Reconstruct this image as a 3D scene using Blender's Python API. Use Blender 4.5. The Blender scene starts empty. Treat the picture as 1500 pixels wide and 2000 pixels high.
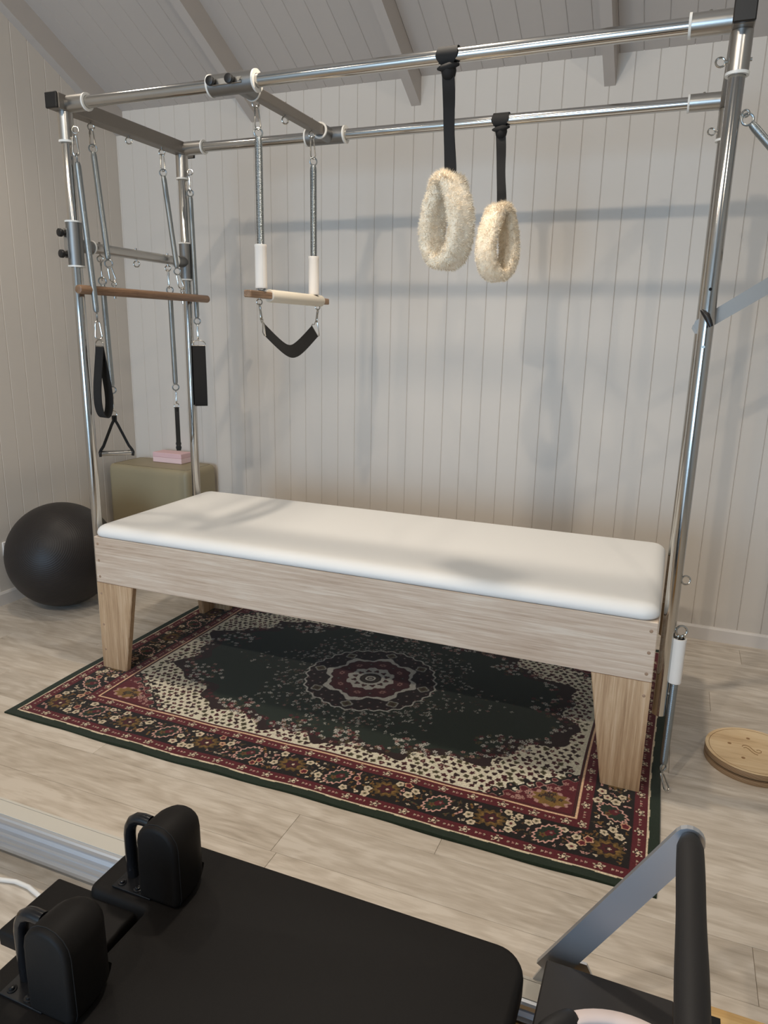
import bpy, math, random
import numpy as np
from mathutils import Matrix, Vector
from math import sin, cos, pi, radians, sqrt

random.seed(7)
rng = np.random.default_rng(11)
SC = bpy.context.scene
COL = SC.collection

# ------------------------------------------------------------------ camera
cam_d = bpy.data.cameras.new('camera')
cam = bpy.data.objects.new('camera', cam_d)
COL.objects.link(cam)
cam_d.sensor_fit = 'VERTICAL'
cam_d.sensor_height = 36.0
cam_d.lens = 25.3136
cam_d.clip_start = 0.02
cam.matrix_world = Matrix((
    (0.926455, -0.107820, 0.360632, 2.12937),
    (0.375895, 0.215165, -0.901336, -2.18857),
    (0.019587, 0.970608, 0.239870, 1.37895),
    (0, 0, 0, 1)))
SC.camera = cam

# ------------------------------------------------------------------ world, lights, exposure
wd = bpy.data.worlds.new('world')
SC.world = wd
wd.use_nodes = True
wd.node_tree.nodes['Background'].inputs[0].default_value = (0.62, 0.74, 0.92, 1)
wd.node_tree.nodes['Background'].inputs[1].default_value = 0.6

def area(name, loc, rot, sx, sy, power, color):
    l = bpy.data.lights.new(name, 'AREA')
    l.shape = 'RECTANGLE'; l.size = sx; l.size_y = sy
    l.energy = power; l.color = color
    o = bpy.data.objects.new(name, l); COL.objects.link(o)
    o.location = loc; o.rotation_euler = rot
    return o

# daylight entering through the glazed doors behind the photographer
area('daylight', (0.55, -6.42, 1.15), (radians(90), 0, 0), 2.7, 2.0, 124, (0.48, 0.72, 1.0))
# row of ceiling spotlights under the ridge
for lx, pw in ((-0.55, 23), (0.5, 35), (1.14, 85), (3.35, 42)):
    l = bpy.data.lights.new('ceiling_spotlight', 'SPOT')
    l.energy = pw; l.shadow_soft_size = 0.05; l.color = (1.0, 0.885, 0.74)
    l.spot_size = radians(112); l.spot_blend = 0.55
    o = bpy.data.objects.new('ceiling_spotlight', l); COL.objects.link(o)
    o.location = (lx, -3.2, 3.46)
    o.rotation_euler = (Vector((0.75 * lx + 0.25 * 1.1, 0.5, 0.8)) - Vector(o.location)).to_track_quat('-Z', 'Y').to_euler()

# downlights in the slope above the table
for lx, pw in ((-0.37, 33), (1.25, 94), (2.87, 13)):
    l = bpy.data.lights.new('downlight', 'SPOT')
    l.energy = pw; l.shadow_soft_size = 0.08; l.color = (1.0, 0.885, 0.74)
    l.spot_size = radians(108); l.spot_blend = 1.0
    o = bpy.data.objects.new('downlight', l); COL.objects.link(o)
    o.location = (lx, -0.06, 3.10)

SC.view_settings.view_transform = 'Standard'
SC.view_settings.look = 'None'
SC.view_settings.gamma = 1.0
SC.view_settings.use_curve_mapping = False
SC.view_settings.exposure = 0.33

# ------------------------------------------------------------------ mesh helpers
def V(*a):
    return np.array(a, float)

def unit(a):
    a = np.asarray(a, float)
    return a / np.linalg.norm(a)

def frame(d):
    d = unit(d)
    a = V(0, 0, 1) if abs(d[2]) < 0.9 else V(1, 0, 0)
    x = unit(np.cross(a, d)); y = np.cross(d, x)
    return x, y, d

WL = {}          # world location of every object built here

class MB:
    def __init__(s):
        s.v = []; s.f = []
    def add(s, vs, fs):
        o = len(s.v)
        s.v += [tuple(map(float, p)) for p in vs]
        s.f += [tuple(o + i for i in f) for f in fs]
        return s
    def box(s, x0, x1, y0, y1, z0, z1, b=0.0):
        if b <= 0:
            vs = [(x, y, z) for x in (x0, x1) for y in (y0, y1) for z in (z0, z1)]
            return s.add(vs, [(0, 1, 3, 2), (4, 6, 7, 5), (0, 4, 5, 1), (2, 3, 7, 6), (0, 2, 6, 4), (1, 5, 7, 3)])
        c = V((x0 + x1) / 2, (y0 + y1) / 2, (z0 + z1) / 2); h = V(x1 - x0, y1 - y0, z1 - z0) / 2
        vs = []; idx = {}
        for sx in (-1, 1):
            for sy in (-1, 1):
                for sz in (-1, 1):
                    sg = V(sx, sy, sz)
                    for ax in range(3):
                        p = (h - b) * sg; p[ax] = h[ax] * sg[ax]
                        idx[(sx, sy, sz, ax)] = len(vs); vs.append(c + p)
        fs = []
        for ax in range(3):
            a, bb = [i for i in range(3) if i != ax]
            for sg in (-1, 1):
                q = []
                for (p1, p2) in ((-1, -1), (1, -1), (1, 1), (-1, 1)):
                    k = [0, 0, 0]; k[ax] = sg; k[a] = p1; k[bb] = p2
                    q.append(idx[(*k, ax)])
                fs.append(q)
        for ax in range(3):
            a, bb = [i for i in range(3) if i != ax]
            for p1 in (-1, 1):
                for p2 in (-1, 1):
                    q = []
                    for (sg, w) in ((-1, a), (1, a), (1, bb), (-1, bb)):
                        k = [0, 0, 0]; k[ax] = sg; k[a] = p1; k[bb] = p2
                        q.append(idx[(*k, w)])
                    fs.append(q)
        for sx in (-1, 1):
            for sy in (-1, 1):
                for sz in (-1, 1):
                    fs.append([idx[(sx, sy, sz, a)] for a in range(3)])
        return s.add(vs, fs)
    def cyl(s, p0, p1, r0, r1=None, n=24, caps=True, e=0.0):
        """cylinder or cone; e rounds the rims"""
        r1 = r0 if r1 is None else r1
        p0 = np.asarray(p0, float); p1 = np.asarray(p1, float)
        L = np.linalg.norm(p1 - p0)
        prof = [(r0, 0), (r1, L)]
        if e > 0:
            prof = [(r0 - e, 0), (r0 - 0.3 * e, 0.3 * e), (r0, e), (r1, L - e), (r1 - 0.3 * e, L - 0.3 * e), (r1 - e, L)]
        return s.lathe(prof, p0, p1 - p0, n, caps)
    def lathe(s, prof, origin, axis, n=24, caps=True):
        x, y, d = frame(axis); o = np.asarray(origin, float)
        vs = []; m = len(prof)
        for i in range(n):
            t = 2 * pi * i / n; e = cos(t) * x + sin(t) * y
            for r, h in prof:
                vs.append(o + r * e + h * d)
        fs = []
        for i in range(n):
            j = (i + 1) % n
            for k in range(m - 1):
                fs.append((i * m + k, j * m + k, j * m + k + 1, i * m + k + 1))
        if caps:
            fs.append([i * m for i in range(n)][::-1]); fs.append([i * m + m - 1 for i in range(n)])
        return s.add(vs, fs)
    def tube(s, pts, r, n=8, closed=False, caps=True):
        pts = [np.asarray(p, float) for p in pts]; m = len(pts)
        rr = r if hasattr(r, '__len__') else [r] * m
        T = []
        for i in range(m):
            if closed:
                t = pts[(i + 1) % m] - pts[i - 1]
            else:
                t = pts[min(i + 1, m - 1)] - pts[max(i - 1, 0)]
            T.append(unit(t))
        x, y, _ = frame(T[0]); vs = []
        for i in range(m):
            x = unit(x - np.dot(x, T[i]) * T[i]); y = np.cross(T[i], x)
            for k in range(n):
                a = 2 * pi * k / n
                vs.append(pts[i] + rr[i] * (cos(a) * x + sin(a) * y))
        fs = []
        for i in range(m if closed else m - 1):
            j = (i + 1) % m
            for k in range(n):
                k2 = (k + 1) % n
                fs.append((i * n + k, i * n + k2, j * n + k2, j * n + k))
        if not closed and caps:
            fs.append(list(range(n))[::-1]); fs.append([(m - 1) * n + k for k in range(n)])
        return s.add(vs, fs)
    def ring(s, c, normal, R, r, n=24, k=8):
        x, y, _ = frame(normal); c = np.asarray(c, float)
        return s.tube([c + R * (cos(2 * pi * i / n) * x + sin(2 * pi * i / n) * y) for i in range(n)], r, k, closed=True)
    def ribbon(s, pts, side, w, th):
        """flat strap swept along pts; side(s) = width direction"""
        pts = [np.asarray(p, float) for p in pts]; m = len(pts)
        ww = w if hasattr(w, '__len__') else [w] * m
        vs = []
        for i in range(m):
            t = unit(pts[min(i + 1, m - 1)] - pts[max(i - 1, 0)])
            sd = np.asarray(side[i] if isinstance(side, list) else side, float)
            sd = unit(sd - np.dot(sd, t) * t); nn = np.cross(t, sd)
            for a, b in ((-1, -1), (1, -1), (1, 1), (-1, 1)):
                vs.append(pts[i] + a * ww[i] / 2 * sd + b * th / 2 * nn)
        fs = [(3, 2, 1, 0), tuple((m - 1) * 4 + k for k in range(4))]
        for i in range(m - 1):
            for k in range(4):
                k2 = (k + 1) % 4
                fs.append((i * 4 + k, i * 4 + k2, (i + 1) * 4 + k2, (i + 1) * 4 + k))
        return s.add(vs, fs)
    def prism(s, outline, axis, a0, a1):
        """outline: 2D points (counter order free) extruded along axis 0/1/2"""
        def P(p, a):
            q = list(p); q.insert(axis, a); return q
        n = len(outline)
        vs = [P(p, a0) for p in outline] + [P(p, a1) for p in outline]
        fs = [tuple(range(n))[::-1], tuple(range(n, 2 * n))]
        fs += [(i, (i + 1) % n, n + (i + 1) % n, n + i) for i in range(n)]
        return s.add(vs, fs)
    def pad(s, outline, prof):
        """stack of inset outlines: prof = [(inset, z), ...], closed top and bottom"""
        P = [V(*p) for p in outline]; n = len(P); N = []
        for i in range(n):
            t = unit(P[(i + 1) % n] - P[i - 1]); N.append(V(-t[1], t[0]))     # inward for CCW
        vs = []
        for ins, z in prof:
            for i in range(n):
                q = P[i] + ins * N[i]; vs.append((q[0], q[1], z))
        fs = []
        for k in range(len(prof) - 1):
            for i in range(n):
                j = (i + 1) % n
                fs.append((k * n + i, k * n + j, (k + 1) * n + j, (k + 1) * n + i))
        fs.append(tuple(range(n))[::-1]); m = (len(prof) - 1) * n
        fs.append(tuple(m + i for i in range(n)))
        return s.add(vs, fs)
    def build(s, name, mat, parent=None, smooth=40, origin=None, kind=None):
        a = np.array(s.v, float)
        o = (a.min(0) + a.max(0)) / 2 if origin is None else np.asarray(origin, float)
        me = bpy.data.meshes.new(name)
        me.from_pydata([tuple(p) for p in (a - o)], [], s.f)
        import bmesh
        bm = bmesh.new(); bm.from_mesh(me)
        bmesh.ops.recalc_face_normals(bm, faces=bm.faces)
        bm.to_mesh(me); bm.free()
        if smooth:
            me.polygons.foreach_set('use_smooth', [True] * len(me.polygons))
            me.set_sharp_from_angle(angle=radians(smooth))
        me.materials.append(mat)
        ob = bpy.data.objects.new(name, me); COL.objects.link(ob)
        place(ob, o, parent)
        if kind: ob['kind'] = kind
        return ob

def place(ob, o, parent=None):
    o = np.asarray(o, float)
    if parent is not None:
        ob.parent = parent
        ob.location = tuple(o - WL[parent.name])
    else:
        ob.location = tuple(o)
    WL[ob.name] = o

def tag(o, label, cat, group=None):
    o['label'] = label; o['category'] = cat
    if group: o['group'] = group
    return o

def thing(name, loc, label, cat, group=None):
    o = bpy.data.objects.new(name, None); COL.objects.link(o)
    o.empty_display_size = 0.05
    place(o, loc)
    return tag(o, label, cat, group)

def struct(o):
    o['kind'] = 'structure'
    return o

def inst(src, o, parent, name):
    c = bpy.data.objects.new(name, src.data); COL.objects.link(c)
    place(c, o, parent)
    return c

def rrect(x0, x1, y0, y1, r, n=8):
    rs = r if hasattr(r, '__len__') else [r] * 4
    pts = []
    for (cx, cy, a0, q) in ((x1, y0, -90, rs[0]), (x1, y1, 0, rs[1]), (x0, y1, 90, rs[2]), (x0, y0, 180, rs[3])):
        sx = -1 if cx == x1 else 1; sy = 1 if cy == y0 else -1
        for i in range(n + 1):
            a = radians(a0 + 90 * i / n)
            pts.append((cx + sx * q + q * cos(a), cy + sy * q + q * sin(a)))
    return pts

# ------------------------------------------------------------------ materials
def srgb(r, g, b):
    f = lambda c: (c / 255 / 12.92) if c / 255 <= 0.04045 else ((c / 255 + 0.055) / 1.055) ** 2.4
    return (f(r), f(g), f(b), 1)

def mat(name, col, rough=0.5, metal=0.0, **kw):
    m = bpy.data.materials.new(name); m.use_nodes = True
    nt = m.node_tree; p = nt.nodes['Principled BSDF']
    p.inputs['Base Color'].default_value = col if len(col) == 4 else srgb(*col)
    p.inputs['Roughness'].default_value = rough
    p.inputs['Metallic'].default_value = metal
    for k, v in kw.items():
        p.inputs[k.replace('_', ' ')].default_value = v
    return m

def N(m, t, **kw):
    n = m.node_tree.nodes.new(t)
    for k, v in kw.items():
        setattr(n, k, v)
    return n

def bump_noise(m, scale, strength, dist=0.001, stretch=None, detail=4):
    nt = m.node_tree; p = nt.nodes['Principled BSDF']
    tc = N(m, 'ShaderNodeTexCoord'); no = N(m, 'ShaderNodeTexNoise'); b = N(m, 'ShaderNodeBump')
    no.inputs['Scale'].default_value = scale; no.inputs['Detail'].default_value = detail
    src = tc.outputs['Object']
    if stretch:
        mp = N(m, 'ShaderNodeMapping'); mp.inputs['Scale'].default_value = stretch
        nt.links.new(src, mp.inputs[0]); src = mp.outputs[0]
    nt.links.new(src, no.inputs['Vector'])
    b.inputs['Strength'].default_value = strength; b.inputs['Distance'].default_value = dist
    nt.links.new(no.outputs[0], b.inputs['Height']); nt.links.new(b.outputs[0], p.inputs['Normal'])
    return m

def wood(name, stops, axis=0, grain=34, rough=0.5, rough_var=0.15, rnd=True, bump=0.25, rings=0.5, along=1.3, blot=2.0):
    """procedural timber, grain running along a local axis"""
    m = mat(name, stops[0][1], rough); nt = m.node_tree; p = nt.nodes['Principled BSDF']; Lk = nt.links.new
    tc = N(m, 'ShaderNodeTexCoord'); src = tc.outputs['Object']
    if rnd:
        oi = N(m, 'ShaderNodeObjectInfo'); mu = N(m, 'ShaderNodeMath', operation='MULTIPLY'); mu.inputs[1].default_value = 37.0
        Lk(oi.outputs['Random'], mu.inputs[0])
        ad = N(m, 'ShaderNodeVectorMath', operation='ADD'); Lk(src, ad.inputs[0]); Lk(mu.outputs[0], ad.inputs[1]); src = ad.outputs[0]
    sc = [grain] * 3; sc[axis] = along
    mp = N(m, 'ShaderNodeMapping'); mp.inputs['Scale'].default_value = sc; Lk(src, mp.inputs[0])
    n1 = N(m, 'ShaderNodeTexNoise'); n1.inputs['Scale'].default_value = 1.0; n1.inputs['Detail'].default_value = 6; n1.inputs['Roughness'].default_value = 0.62; n1.inputs['Distortion'].default_value = 0.7
    Lk(mp.outputs[0], n1.inputs['Vector'])
    sc2 = [grain * 5.5] * 3; sc2[axis] = along * 7
    mp2 = N(m, 'ShaderNodeMapping'); mp2.inputs['Scale'].default_value = sc2; Lk(src, mp2.inputs[0])
    n2 = N(m, 'ShaderNodeTexNoise'); n2.inputs['Scale'].default_value = 1.0; n2.inputs['Detail'].default_value = 3
    Lk(mp2.outputs[0], n2.inputs['Vector'])
    sc3 = [blot * 3.2] * 3; sc3[axis] = blot
    mp3 = N(m, 'ShaderNodeMapping'); mp3.inputs['Scale'].default_value = sc3; Lk(src, mp3.inputs[0])
    n3 = N(m, 'ShaderNodeTexNoise'); n3.inputs['Scale'].default_value = 1.0; n3.inputs['Detail'].default_value = 2
    Lk(mp3.outputs[0], n3.inputs['Vector'])
    # cathedral rings: contour lines of the broad noise
    rg = N(m, 'ShaderNodeMath', operation='MULTIPLY'); rg.inputs[1].default_value = 70.0; Lk(n3.outputs[0], rg.inputs[0])
    sn = N(m, 'ShaderNodeMath', operation='SINE'); Lk(rg.outputs[0], sn.inputs[0])
    a = N(m, 'ShaderNodeMath', operation='MULTIPLY_ADD'); Lk(sn.outputs[0], a.inputs[0]); a.inputs[1].default_value = 0.07 * rings; Lk(n1.outputs[0], a.inputs[2])
    b = N(m, 'ShaderNodeMath', operation='MULTIPLY_ADD'); Lk(n2.outputs[0], b.inputs[0]); b.inputs[1].default_value = 0.35; Lk(a.outputs[0], b.inputs[2])
    c = N(m, 'ShaderNodeMath', operation='MULTIPLY_ADD'); Lk(n3.outputs[0], c.inputs[0]); c.inputs[1].default_value = 0.35; Lk(b.outputs[0], c.inputs[2])
    cr = N(m, 'ShaderNodeValToRGB'); el = cr.color_ramp.elements
    el[0].position = stops[0][0]; el[0].color = srgb(*stops[0][1])
    el[1].position = stops[-1][0]; el[1].color = srgb(*stops[-1][1])
    for ps, cc in stops[1:-1]:
        e = el.new(ps); e.color = srgb(*cc)
    Lk(c.outputs[0], cr.inputs[0])
    out = cr.outputs[0]
    if rnd:
        hs = N(m, 'ShaderNodeHueSaturation'); mr = N(m, 'ShaderNodeMapRange')
        mr.inputs['To Min'].default_value = 0.94; mr.inputs['To Max'].default_value = 1.05
        Lk(oi.outputs['Random'], mr.inputs['Value']); Lk(mr.outputs[0], hs.inputs['Value']); Lk(out, hs.inputs['Color']); out = hs.outputs[0]
    Lk(out, p.inputs['Base Color'])
    bp = N(m, 'ShaderNodeBump'); bp.inputs['Strength'].default_value = bump; bp.inputs['Distance'].default_value = 0.001
    Lk(b.outputs[0], bp.inputs['Height']); Lk(bp.outputs[0], p.inputs['Normal'])
    return m

def brushed(name, col, rough, stretch, strength=0.08):
    m = mat(name, col, rough, 1.0)
    return bump_noise(m, 1.0, strength, 0.0006, stretch)

M = {}
M['paint'] = bump_noise(mat('white_wall_paint', (208, 200, 190), 0.55), 60, 0.06, 0.001)
M['paint_shaded'] = bump_noise(mat('shaded_white_paint', (188, 180, 173), 0.6), 60, 0.06, 0.001)  # white wall paint, darkened to stand in for weaker light on the ceiling
M['trim'] = mat('white_trim_paint', (218, 211, 204), 0.4)
M['floor'] = wood('limed_oak_floor', [(0.5, (160, 148, 133)), (0.70, (183, 171, 156)), (0.88, (197, 186, 172)), (1.1, (208, 198, 185))], 0, 24, 0.42, along=2.6, rings=0.9, bump=0.25, blot=1.7)
M['subfloor'] = mat('subfloor', (90, 80, 70), 0.8)
LO = [(0.5, (156, 130, 108)), (0.72, (196, 171, 148)), (0.9, (212, 190, 168)), (1.1, (222, 204, 184))]
M['oak_x'] = wood('limed_oak_board', LO, 0, 95, 0.45, rnd=True, along=2.6, rings=0.15)
M['oak_y'] = wood('limed_oak_end_board', LO, 1, 95, 0.45, rnd=True, along=2.6, rings=0.15)
LZ = [(0.5, (126, 96, 68)), (0.72, (174, 140, 106)), (0.9, (196, 163, 127)), (1.1, (208, 178, 145))]
M['oak_z'] = wood('oak_leg', LZ, 2, 95, 0.45, rnd=True, along=2.6, rings=0.15)
M['peg'] = mat('oak_peg', (162, 132, 106), 0.5)
M['dowel'] = wood('stained_dowel', [(0.55, (76, 54, 38)), (0.8, (116, 88, 65)), (1.1, (136, 107, 82))], 1, 90, 0.4, along=4, rings=0.1)
M['swing_wood'] = wood('swing_bar_wood', [(0.55, (92, 66, 46)), (0.8, (136, 106, 80)), (1.1, (160, 130, 102))], 1, 90, 0.45, along=4, rings=0.1)
M['ply'] = wood('birch_ply', [(0.55, (168, 136, 96)), (0.8, (206, 176, 134)), (1.1, (220, 194, 154))], 0, 18, 0.4, along=2.0, rings=0.3, bump=0.1)
M['pine'] = wood('pine_frame', [(0.55, (150, 112, 62)), (0.8, (196, 156, 98)), (1.1, (212, 176, 120))], 0, 30, 0.4, along=1.5)
# ply edge with glue lines
def ply_edge():
    m = mat('birch_ply_edge', (176, 146, 110), 0.55); nt = m.node_tree
    tc = N(m, 'ShaderNodeTexCoord'); sp = N(m, 'ShaderNodeSeparateXYZ'); mu = N(m, 'ShaderNodeMath', operation='MULTIPLY'); mu.inputs[1].default_value = 1500
    sn = N(m, 'ShaderNodeMath', operation='SINE'); cr = N(m, 'ShaderNodeValToRGB')
    cr.color_ramp.elements[0].color = srgb(112, 84, 58); cr.color_ramp.elements[1].color = srgb(186, 156, 120); cr.color_ramp.elements[1].position = 0.45
    nt.links.new(tc.outputs['Object'], sp.inputs[0]); nt.links.new(sp.outputs['Z'], mu.inputs[0]); nt.links.new(mu.outputs[0], sn.inputs[0]); nt.links.new(sn.outputs[0], cr.inputs[0])
    nt.links.new(cr.outputs[0], nt.nodes['Principled BSDF'].inputs['Base Color'])
    return m
M['ply_edge'] = ply_edge()
M['chrome'] = bump_noise(mat('polished_steel_tube', (196, 194, 190), 0.13, 1.0), 25, 0.015, 0.001)
M['steel'] = brushed('brushed_steel', (186, 183, 178), 0.3, (60, 60, 60), 0.05)
M['matte_steel'] = brushed('bead_blasted_steel', (140, 139, 137), 0.45, (200, 200, 200), 0.1)
M['bar_steel'] = brushed('satin_cross_bar_steel', (146, 140, 133), 0.5, (30, 30, 30), 0.1)
M['spring'] = mat('zinc_spring_wire', (150, 155, 156), 0.36, 1.0)
M['wire'] = mat('bright_hook_wire', (190, 186, 178), 0.2, 1.0)
M['alu'] = brushed('anodised_aluminium', (206, 209, 214), 0.44, (2, 200, 200), 0.06)
M['white_plastic'] = mat('white_nylon', (226, 223, 216), 0.4)
M['black_plastic'] = mat('black_plastic', (22, 20, 19), 0.4)
M['webbing'] = bump_noise(mat('black_webbing', (17, 15, 14), 0.8), 900, 0.5, 0.0006)
M['white_vinyl'] = bump_noise(mat('white_upholstery_vinyl', (229, 227, 223), 0.5, Specular_IOR_Level=0.25), 260, 0.08, 0.0006)
M['canvas'] = bump_noise(mat('white_canvas_sleeve', (232, 224, 214), 0.7), 600, 0.3, 0.0006)
M['cream_vinyl'] = bump_noise(mat('cream_padded_vinyl', (226, 216, 198), 0.45), 300, 0.1, 0.0006)
M['beige_vinyl'] = bump_noise(mat('beige_upholstery_vinyl', (152, 140, 112), 0.5), 240, 0.12, 0.0008)
M['black_vinyl'] = bump_noise(mat('black_upholstery_vinyl', (20, 17, 15), 0.6, Specular_IOR_Level=0.2), 420, 0.25, 0.0006)
M['black_foam'] = bump_noise(mat('black_foam_grip', (27, 24, 23), 0.6), 700, 0.2, 0.0005)
M['black_metal'] = mat('black_powder_coat', (20, 20, 22), 0.22)
M['black_board'] = bump_noise(mat('black_platform_mat', (30, 26, 25), 0.6), 500, 0.25, 0.0006)
M['pink1'] = bump_noise(mat('pink_foam', (222, 186, 188), 0.75), 500, 0.2, 0.0006)
M['pink2'] = bump_noise(mat('pale_pink_foam', (228, 200, 200), 0.75), 500, 0.2, 0.0006)
M['seam'] = mat('dark_stitching', (18, 16, 15), 0.8)
M['vinyl_seam'] = mat('olive_stitching', (112, 100, 76), 0.7)
M['brand_mark'] = mat('burnt_brown_mark', (138, 104, 66), 0.6)
M['knot'] = mat('brown_wood_plug', (146, 110, 72), 0.6)
M['ring_white'] = mat('pale_pink_ring_cover', (232, 214, 208), 0.5)
M['rail_cover'] = mat('cream_rail_cover', (196, 190, 178), 0.5)
M['cable'] = mat('white_cable', (228, 226, 222), 0.45)
M['socket'] = mat('white_socket_plastic', (214, 208, 202), 0.4)
M['dark'] = mat('dark_hole', (8, 8, 8), 0.9)

def ball_mat():
    m = mat('dark_grey_ball_rubber', (41, 37, 35), 0.45, Specular_IOR_Level=0.3); nt = m.node_tree; p = nt.nodes['Principled BSDF']
    tc = N(m, 'ShaderNodeTexCoord'); sp = N(m, 'ShaderNodeSeparateXYZ'); ac = N(m, 'ShaderNodeMath', operation='ARCCOSINE')
    dv = N(m, 'ShaderNodeMath', operation='DIVIDE'); dv.inputs[1].default_value = 0.264
    mu = N(m, 'ShaderNodeMath', operation='MULTIPLY'); mu.inputs[1].default_value = 170
    sn = N(m, 'ShaderNodeMath', operation='SINE'); no = N(m, 'ShaderNodeTexNoise'); no.inputs['Scale'].default_value = 9
    ml = N(m, 'ShaderNodeMath', operation='MULTIPLY'); b = N(m, 'ShaderNodeBump'); b.inputs['Strength'].default_value = 0.3; b.inputs['Distance'].default_value = 0.001
    L = nt.links.new
    L(tc.outputs['Object'], sp.inputs[0]); L(sp.outputs['Z'], dv.inputs[0]); L(dv.outputs[0], ac.inputs[0]); L(ac.outputs[0], mu.inputs[0]); L(mu.outputs[0], sn.inputs[0])
    L(tc.outputs['Object'], no.inputs['Vector']); L(sn.outputs[0], ml.inputs[0]); L(no.outputs[0], ml.inputs[1]); L(ml.outputs[0], b.inputs['Height']); L(b.outputs[0], p.inputs['Normal'])
    return m
M['ball'] = ball_mat()

def fleece_mat():
    m = mat('cream_fleece', (226, 206, 172), 0.9); nt = m.node_tree; p = nt.nodes['Principled BSDF']
    tc = N(m, 'ShaderNodeTexCoord'); no = N(m, 'ShaderNodeTexNoise'); no.inputs['Scale'].default_value = 45; no.inputs['Detail'].default_value = 4
    cr = N(m, 'ShaderNodeValToRGB'); cr.color_ramp.elements[0].color = srgb(232, 213, 184); cr.color_ramp.elements[1].color = srgb(250, 238, 216)
    cr.color_ramp.elements[0].position = 0.3; cr.color_ramp.elements[1].position = 0.65
    nt.links.new(tc.outputs['Object'], no.inputs['Vector']); nt.links.new(no.outputs[0], cr.inputs[0]); nt.links.new(cr.outputs[0], p.inputs['Base Color'])
    p.inputs['Sheen Weight'].default_value = 0.4
    return m
M['fleece'] = fleece_mat()

def rug_mat():
    m = mat('woven_wool_rug', (60, 40, 40), 0.92); nt = m.node_tree; p = nt.nodes['Principled BSDF']
    at = N(m, 'ShaderNodeAttribute'); at.attribute_name = 'pattern'
    tc = N(m, 'ShaderNodeTexCoord'); no = N(m, 'ShaderNodeTexNoise'); no.inputs['Scale'].default_value = 700
    mr = N(m, 'ShaderNodeMapRange'); mr.inputs['To Min'].default_value = 0.75; mr.inputs['To Max'].default_value = 1.2
    mx = N(m, 'ShaderNodeMix', data_type='RGBA', blend_type='MULTIPLY'); mx.inputs['Factor'].default_value = 1.0
    L = nt.links.new
    L(tc.outputs['Object'], no.inputs['Vector']); L(no.outputs[0], mr.inputs['Value'])
    L(at.outputs['Color'], mx.inputs[6]); L(mr.outputs[0], mx.inputs[7]); L(mx.outputs[2], p.inputs['Base Color'])
    b = N(m, 'ShaderNodeBump'); b.inputs['Strength'].default_value = 0.5; b.inputs['Distance'].default_value = 0.002
    L(no.outputs[0], b.inputs['Height']); L(b.outputs[0], p.inputs['Normal'])
    p.inputs['Sheen Weight'].default_value = 0.15
    p.inputs['Specular IOR Level'].default_value = 0.2
    return m
M['rug'] = rug_mat()

# ------------------------------------------------------------------ room shell
XL, XR, YW, YF = -0.95, 4.6, 1.345, -6.5
ZC, SL, YRIDGE = 2.55, 0.5, -2.6
BW = 0.0985

# floor: slab with separate planks
floor = MB().box(XL - .1, XR + .1, YF - .1, YW + .1, -0.08, -0.012).build('floor', M['subfloor']); struct(floor)
PW, PL = 0.167, 1.2
plank = None
row = 0
y = -0.561 + PW * 12
while y > YF:
    y0 = y - PW
    if y0 < YW:
        k = round((y - (-0.561)) / PW)
        ph = {0: 2.431, -1: 1.249 + .0}.get(k, (k * 0.447) % PL)
        x = ph - PL * math.ceil((ph - XL) / PL)
        while x < XR:
            a, b = max(x, XL), min(x + PL, XR); yy1 = min(y, YW)
            if b - a > 0.02 and yy1 - y0 > 0.02:
                full = abs(b - a - PL) < 1e-6 and abs(yy1 - y) < 1e-6
                c = ((a + b) / 2, (y0 + yy1) / 2, -0.006)
                if full and plank is not None:
                    inst(plank, c, floor, 'plank')
                else:
                    ob = MB().box(a + .0004, b - .0004, y0 + .0004, yy1 - .0004, -0.012, 0.0, 0.0008).build('plank', M['floor'], floor, smooth=0)
                    if full: plank = ob
            x += PL
    y -= PW

# back wall with V-jointed boards
wall_back = struct(MB().box(XL - .1, XR + .1, YW + .012, YW + .1, 0, ZC + .1).build('wall_back', M['paint'], smooth=0))
x = 0.435 - BW * 15
first = None
while x < XR:
    a, b = max(x, XL - .006), min(x + BW, XR)
    if b - a > 0.01:
        c = ((a + b) / 2, YW + .006, ZC / 2 + .01)
        if first is not None and abs(b - a - BW) < 1e-6:
            inst(first, c, wall_back, 'board')
        else:
            ob = MB().box(a + .0002, b - .0002, YW, YW + .012, 0, ZC + .02, 0.0026).build('board', M['paint'], wall_back, smooth=0)
            if abs(b - a - BW) < 1e-6: first = ob
    x += BW

# left gable wall with boards cut to the roof slope
zr = lambda y: ZC + SL * (YW - y) if y > YRIDGE else ZC + SL * (YW - YRIDGE) - SL * (YRIDGE - y)
g = [(YW + .1, 0), (YW + .1, zr(YW)), (YRIDGE, zr(YRIDGE)), (YF - .1, zr(YF)), (YF - .1, 0)]
wall_left = struct(MB().prism(g, 0, XL - .1, XL - .012).build('wall_left', M['paint'], smooth=0))
BL = 0.0965
y = 0.672 + BL * 7
while y > -3.0:
    b, a = min(y, YW + .006), y - BL
    if b - a > 0.01:
        v = 0.0026
        ol = [(a + .0002, 0), (b - .0002, 0), (b - .0002, zr(b)), (a + .0002, zr(a))]
        mb = MB()
        t = [XL - .012, XL - v, XL]
        vs = []
        for xx, ins in ((XL - .012, 0), (XL - v, 0), (XL, v)):
            vs += [(xx, a + .0002 + ins, 0), (xx, b - .0002 - ins, 0), (xx, b - .0002 - ins, zr(b)), (xx, a + .0002 + ins, zr(a))]
        fs = [(8, 9, 10, 11)]
        for q in (0, 4):
            for i in range(4):
                fs.append((q + i, q + (i + 1) % 4, q + 4 + (i + 1) % 4, q + 4 + i))
        mb.add(vs, fs).build('board', M['paint'], wall_left, smooth=0)
    y -= BL

wall_right = struct(MB().prism(g, 0, XR, XR + .1).build('wall_right', M['paint'], smooth=0))
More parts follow.
